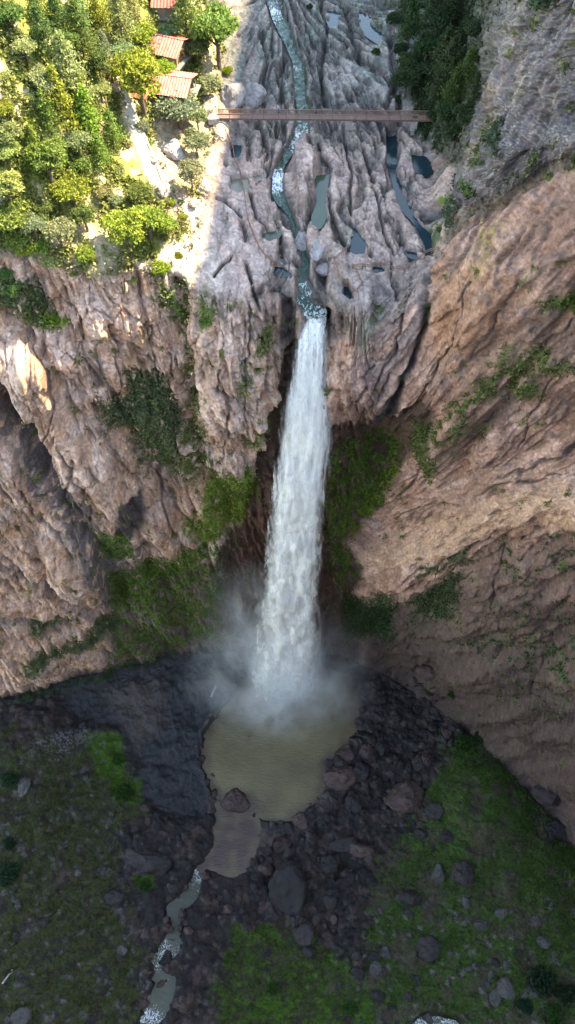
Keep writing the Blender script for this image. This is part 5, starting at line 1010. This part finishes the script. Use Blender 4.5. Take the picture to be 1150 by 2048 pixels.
# paved path
rows = []; pth = np.array(PATH, float); u = np.linspace(0, len(pth) - 1, 60); cpx = pchip(np.arange(len(pth)), pth, u)
for k in range(60):
    t = cpx[min(k + 1, 59)] - cpx[max(k - 1, 0)]; t /= np.linalg.norm(t); n_ = np.array([-t[1], t[0]]); zc = base_at(*cpx[k])[2] + .22
    for s in (-1, -.5, 0, .5, 1): c = cpx[k] + n_ * s * (9.5 + .09 * k); rows.append(at_z(c[0], c[1], zc))
idx = np.arange(300).reshape(60, 5); f = np.stack([idx[:-1, :-1], idx[:-1, 1:], idx[1:, 1:], idx[1:, :-1]], -1).reshape(-1, 4)
tag(link('path', mesh_np('path', np.array(rows), f), M_CONC), kind='structure')
def sheet(m, c, u, v, nrm, n=26, amp=.05):
    """corrugated sheet: corner c, edge u across the ribs, edge v along them"""
    c, u, v, nrm = (Vector(q) for q in (c, u, v, nrm)); b = len(m.v); k = n * 4
    for lay in (0, -.06):
        for j in (0, 1):
            for i in range(k + 1): m.v.append(tuple(c + u * (i / k) + v * j + nrm * (amp * math.sin(i / k * n * 2 * math.pi) + lay)))
    for i in range(k): m.f.append((b + i, b + i + 1, b + k + 2 + i, b + k + 1 + i)); o = 2 * (k + 1); m.f.append((b + o + i, b + o + k + 1 + i, b + o + k + 2 + i, b + o + i + 1))
def hut(name, label, cat, px, py, z, Lx, Ly, hw, hr, rz, mats, open_=True, lz=0.0):
    p = at_z(px, py, z); o = empty(name, p, rz); tag(o, label, cat)
    for i, s in enumerate((-1, 1)):
        m = MB(); run = Ly / 2 + .6; rise = hr; nrm = Vector((0, s * rise, run)).normalized()
        sheet(m, (-Lx / 2 - .5, s * run, hw - .15), (Lx + 1, 0, 0), (0, -s * run, rise + .15), nrm, int(Lx * 1.6)); m.build('roof', mats[i], o)
    m = MB(); m.box((0, 0, .0), (Lx + 1.5, Ly + 1.5, .3)); m.box((0, 0, -.9), (Lx, Ly, 1.6)); m.build('floor', M_PLINTH, o)
    for a in (-1, 0, 1):
        for b in (-1, 1): m = MB(); m.box((a * Lx / 2 * .96, b * Ly / 2 * .94, hw / 2), (.18, .18, hw - .1)); m.build('post', M_WOOD, o)
    if open_: m = MB(); m.box((Lx * .2, Ly * .44, hw / 2), (Lx * .5, .15, hw - .2)); m.build('wall', M_GALV, o)
    else:
        m = MB(); m.box((0, 0, hw / 2), (Lx * .9, Ly * .86, hw - .12)); w_ = m.build('wall', M_GALV, o)
        m = MB(); m.box((-.5, -Ly * .43 - .03, 1.05), (1.0, .08, 2.0)); m.build('door', M_WOOD, o)
    m = MB(); m.beam((-Lx / 2 - .5, 0, hw + hr + .02), (Lx / 2 + .5, 0, hw + hr + .02), .3, .08); m.build('ridge_cap', mats[0], o); return o
zs = hit(330, 190)[2] + .2
hut('picnic_shelter', 'open picnic shelter with a pink corrugated roof beside the paved path', 'shelter', 332, 188, zs, 12.5, 8.5, 3.0, 1.6, -.22, (M_RPINK, M_RPINK))
hut('picnic_shelter', 'small red-roofed lean shelter over a concrete patio at the paved path', 'shelter', 279, 200, zs, 5.5, 5.5, 2.8, 1.0, -.22, (M_RRED, M_RRED))
hut('hut', 'pinkish red corrugated-roof house behind the pink-roofed shelter', 'house', 338, 112, hit(338, 112)[2] + .3, 8, 8, 2.8, 1.8, -.35, (M_RPINK, M_RRED), False)
hut('hut', 'small dark hut with a red ribbed roof among trees at the top edge', 'hut', 333, 26, hit(333, 26)[2] + .3, 5.2, 4.6, 2.8, 1.3, -.05, (M_RRED, M_RRED), False)
# fallen timber
M_LOG = simple_mat('bleached_driftwood', (.42, .39, .36), .85, .2, 3)
def log(a, b, r, label):
    p, q = hit(*a), hit(*b); p[2] += r * .6; q[2] += r * .6; m = MB(); d = q - p
    m.tube([tuple(d * t + np.array([0, 0, .15 * math.sin(t * 7)])) for t in np.linspace(0, 1, 8)], [r * (1 - .55 * t) for t in np.linspace(0, 1, 8)], 8); m.tube([tuple(d * .6), tuple(d * .7 + np.array([r * 4, r * 2, r * 2]))], [r * .4, r * .1], 5)
    o = m.build('driftwood_log', M_LOG, None, True); o.location = p; tag(o, label, 'log')
log((422,1394), (433,1370), .5, 'white bleached log on the dark wet slope left of the fall'); log((6,1968), (26,1938), .35, 'pale fallen log in the olive meadow at the left edge'); log((30,92), (48,135), .3, 'bleached dead trunk lying on the sunny slope by the left edge')

# ================================================================ PEOPLE
M_SKIN = simple_mat('skin', (.42, .26, .19), .6, .1); M_HAIR = simple_mat('dark_hair', (.02, .015, .012), .7, .2)
CLOTH = {}
def cloth(c):
    if c not in CLOTH: CLOTH[c] = simple_mat('cloth', c, .85, .12, 6)
    return CLOTH[c]
def skinned(name, verts, edges, root, sub, mat, parent):
    me = bpy.data.meshes.new(name); me.from_pydata([v[:3] for v in verts], edges, []); o = bpy.data.objects.new(name, me); COL.objects.link(o)
    sk = o.modifiers.new('skin', 'SKIN'); sk.use_smooth_shade = True
    for i, v in enumerate(verts): r = v[3]; d = me.skin_vertices[0].data[i]; d.radius = r if isinstance(r, tuple) else (r, r); d.use_root = (i == root)
    ss = o.modifiers.new('sub', 'SUBSURF'); ss.levels = sub; ss.render_levels = sub
    ev = o.evaluated_get(bpy.context.evaluated_depsgraph_get()); m2 = bpy.data.meshes.new_from_object(ev); bpy.data.objects.remove(o); m2.name = name; m2.materials.clear(); m2.materials.append(mat)
    return link(name, m2, mat, parent)
def person(px, py, face, label, shirt, trouser, step=.25, armf=.15, z=None, group=None, arm=0.0):
    p = hit(px, py, 8) if z is None else at_z(px, py, z)
    root = empty('person', p, face); tag(root, label, 'person', group)
    V = [(0,0,.93,.13),(0,0,1.15,(.15,.10)),(0,0,1.36,(.17,.11)),(0,0,1.47,.06),(0,.02,1.55,.065),(0,.03,1.63,(.085,.10)),(0,.025,1.70,(.07,.085))]; E = [(0,1),(1,2),(2,3),(3,4),(4,5),(5,6)]
    LG, AR = {}, {}
    for s in (-1, 1):
        b = len(V); f = s * step; V += [(s*.09,0,.88,.085),(s*.10,f*.5+.03,.48,.058),(s*.10,f*.9-.02,.09,.04),(s*.105,f*.9+.13,.03,.035)]; E += [(0,b),(b,b+1),(b+1,b+2),(b+2,b+3)]; LG[s] = b
        b = len(V); g_ = -s * armf; V += [(s*.19,0,1.40,.055),(s*.25,g_*.4,1.13,.042),(s*.25+arm*s*.05,g_+.08+arm*.2,.90+arm*.2,.030),(s*.25,g_+.11+arm*.25,.84+arm*.22,(.036,.022))]; E += [(2,b),(b,b+1),(b+1,b+2),(b+2,b+3)]; AR[s] = b
        h = V[b+3]
        for k in range(5):
            o_ = (k - 2) * .016; L_ = [.045,.07,.078,.072,.056][k]; n = len(V); y0 = h[1] + o_ + (.02 if k == 0 else 0); V += [(h[0], y0, h[2]-L_*.55, .009), (h[0]-s*.014, y0 + (.012 if k == 0 else 0), h[2]-L_, .008)]; E += [(b+3,n),(n,n+1)]
    body = skinned('body', V, E, 0, 1, M_SKIN, root)
    inf = lambda v, k: (*v[:3], tuple(q + k for q in (v[3] if isinstance(v[3], tuple) else (v[3], v[3]))))
    SV = [inf(V[0], .022), inf(V[1], .02), inf(V[2], .02), inf(V[3], .012)]; SE = [(0,1),(1,2),(2,3)]
    for s in (-1, 1): b = len(SV); SV += [inf(V[AR[s]], .018), inf(V[AR[s]+1], .016), inf(V[AR[s]+2], .012)]; SE += [(2,b),(b,b+1),(b+1,b+2)]
    skinned('shirt', SV, SE, 0, 1, cloth(shirt), root)
    TV = [inf(V[0], .028)]; TE = []
    for s in (-1, 1): b = len(TV); TV += [inf(V[LG[s]], .022), inf(V[LG[s]+1], .02), inf(V[LG[s]+2], .02)]; TE += [(0,b),(b,b+1),(b+1,b+2)]
    skinned('trousers', TV, TE, 0, 1, cloth(trouser), root)
    skinned('hair', [(0,-.01,1.66,(.095,.10)),(0,0,1.73,(.085,.095)),(0,-.06,1.58,.055)], [(0,1),(0,2)], 0, 1, M_HAIR, root)
    for s in (-1, 1): skinned('shoe', [(*V[LG[s]+2][:2], .05, .05), (*V[LG[s]+3][:2], .035, .045)], [(0,1)], 0, 1, M_HAIR, root)
    m = MB(); m.tube([(0, .125, 1.62), (0, .15, 1.595)], [.012, .018], 5); m.build('nose', M_SKIN, root)
person(248, 197, 2.9, 'person in a white top and teal trousers walking on the shaded path', (.75, .75, .75), (.06, .25, .28))
person(253, 211, 2.7, 'person in dark trousers and white shirt following on the shaded path', (.70, .70, .72), (.02, .02, .03), -.25)
_bz = lambda px: A[2] + (Bz[2] - A[2]) * (px - 436) / 432. + .05
person(557, 231, .4, 'person in blue standing on the left part of the bridge', (.05, .11, .30), (.04, .06, .14), .1, .1, _bz(557)); person(632, 231, -1.2, 'person in a dark red jacket in the middle of the bridge', (.22, .03, .04), (.03, .03, .04), .15, .1, _bz(632))
person(455, 440, 2.2, 'person in a yellow shirt on the pale rock shelf left of the handrail', (.65, .38, .05), (.08, .06, .05), .12, .1, arm=1.0); person(724, 539, .8, 'person in an orange shirt at the right viewpoint railing', (.50, .16, .06), (.04, .04, .05), .1, .1)
person(344, 533, 1.2, 'person in dark clothes near the sunny cliff edge', (.05, .03, .04), (.03, .03, .04), .1, .1)
# ================================================================ LIGHT AND CAMERA
SUN_EL, SUN_AZ = math.radians(48), math.radians(30)      # azimuth measured from +x towards +y
sd = Vector((math.cos(SUN_EL) * math.cos(SUN_AZ), math.cos(SUN_EL) * math.sin(SUN_AZ), math.sin(SUN_EL)))
wd = bpy.data.worlds.new('World'); SC.world = wd; wd.use_nodes = True
nt = wd.node_tree; nt.nodes.clear()
wo = nt.nodes.new('ShaderNodeOutputWorld'); bg = nt.nodes.new('ShaderNodeBackground'); sky = nt.nodes.new('ShaderNodeTexSky')
sky.sky_type = 'NISHITA'; sky.sun_disc = False; sky.sun_elevation = SUN_EL; sky.sun_rotation = math.atan2(sd.x, sd.y); sky.altitude = 2000; sky.air_density = 1.0; sky.dust_density = 1.5; sky.ozone_density = 1.0
bg.inputs['Strength'].default_value = .15
nt.links.new(sky.outputs[0], bg.inputs[0]); nt.links.new(bg.outputs[0], wo.inputs[0])
sl = bpy.data.lights.new('sun', 'SUN'); sl.energy = 2.05; sl.angle = math.radians(1.0); sl.color = (1, .95, .86)
so = bpy.data.objects.new('sun', sl); COL.objects.link(so); so.rotation_euler = sd.to_track_quat('Z', 'Y').to_euler()
cd = bpy.data.cameras.new('camera'); co = bpy.data.objects.new('camera', cd); COL.objects.link(co); SC.camera = co
co.location = CAM; co.rotation_euler = (math.radians(30), 0, 0)
cd.sensor_fit = 'VERTICAL'; cd.sensor_height = 24; cd.lens = F / 2048 * 24; cd.clip_start = 1; cd.clip_end = 4000
SC.view_settings.view_transform = 'Standard'; SC.view_settings.look = 'None'; SC.view_settings.exposure = 3.5; SC.view_settings.gamma = 1; SC.view_settings.use_white_balance = True; SC.view_settings.white_balance_temperature = 8900; SC.view_settings.white_balance_tint = 4
SC.render.resolution_x = 575; SC.render.resolution_y = 1024
SC.cycles.max_bounces = 10; SC.cycles.diffuse_bounces = 3; SC.cycles.transparent_max_bounces = 24; SC.cycles.volume_bounces = 8
SC.cycles.use_denoising = True
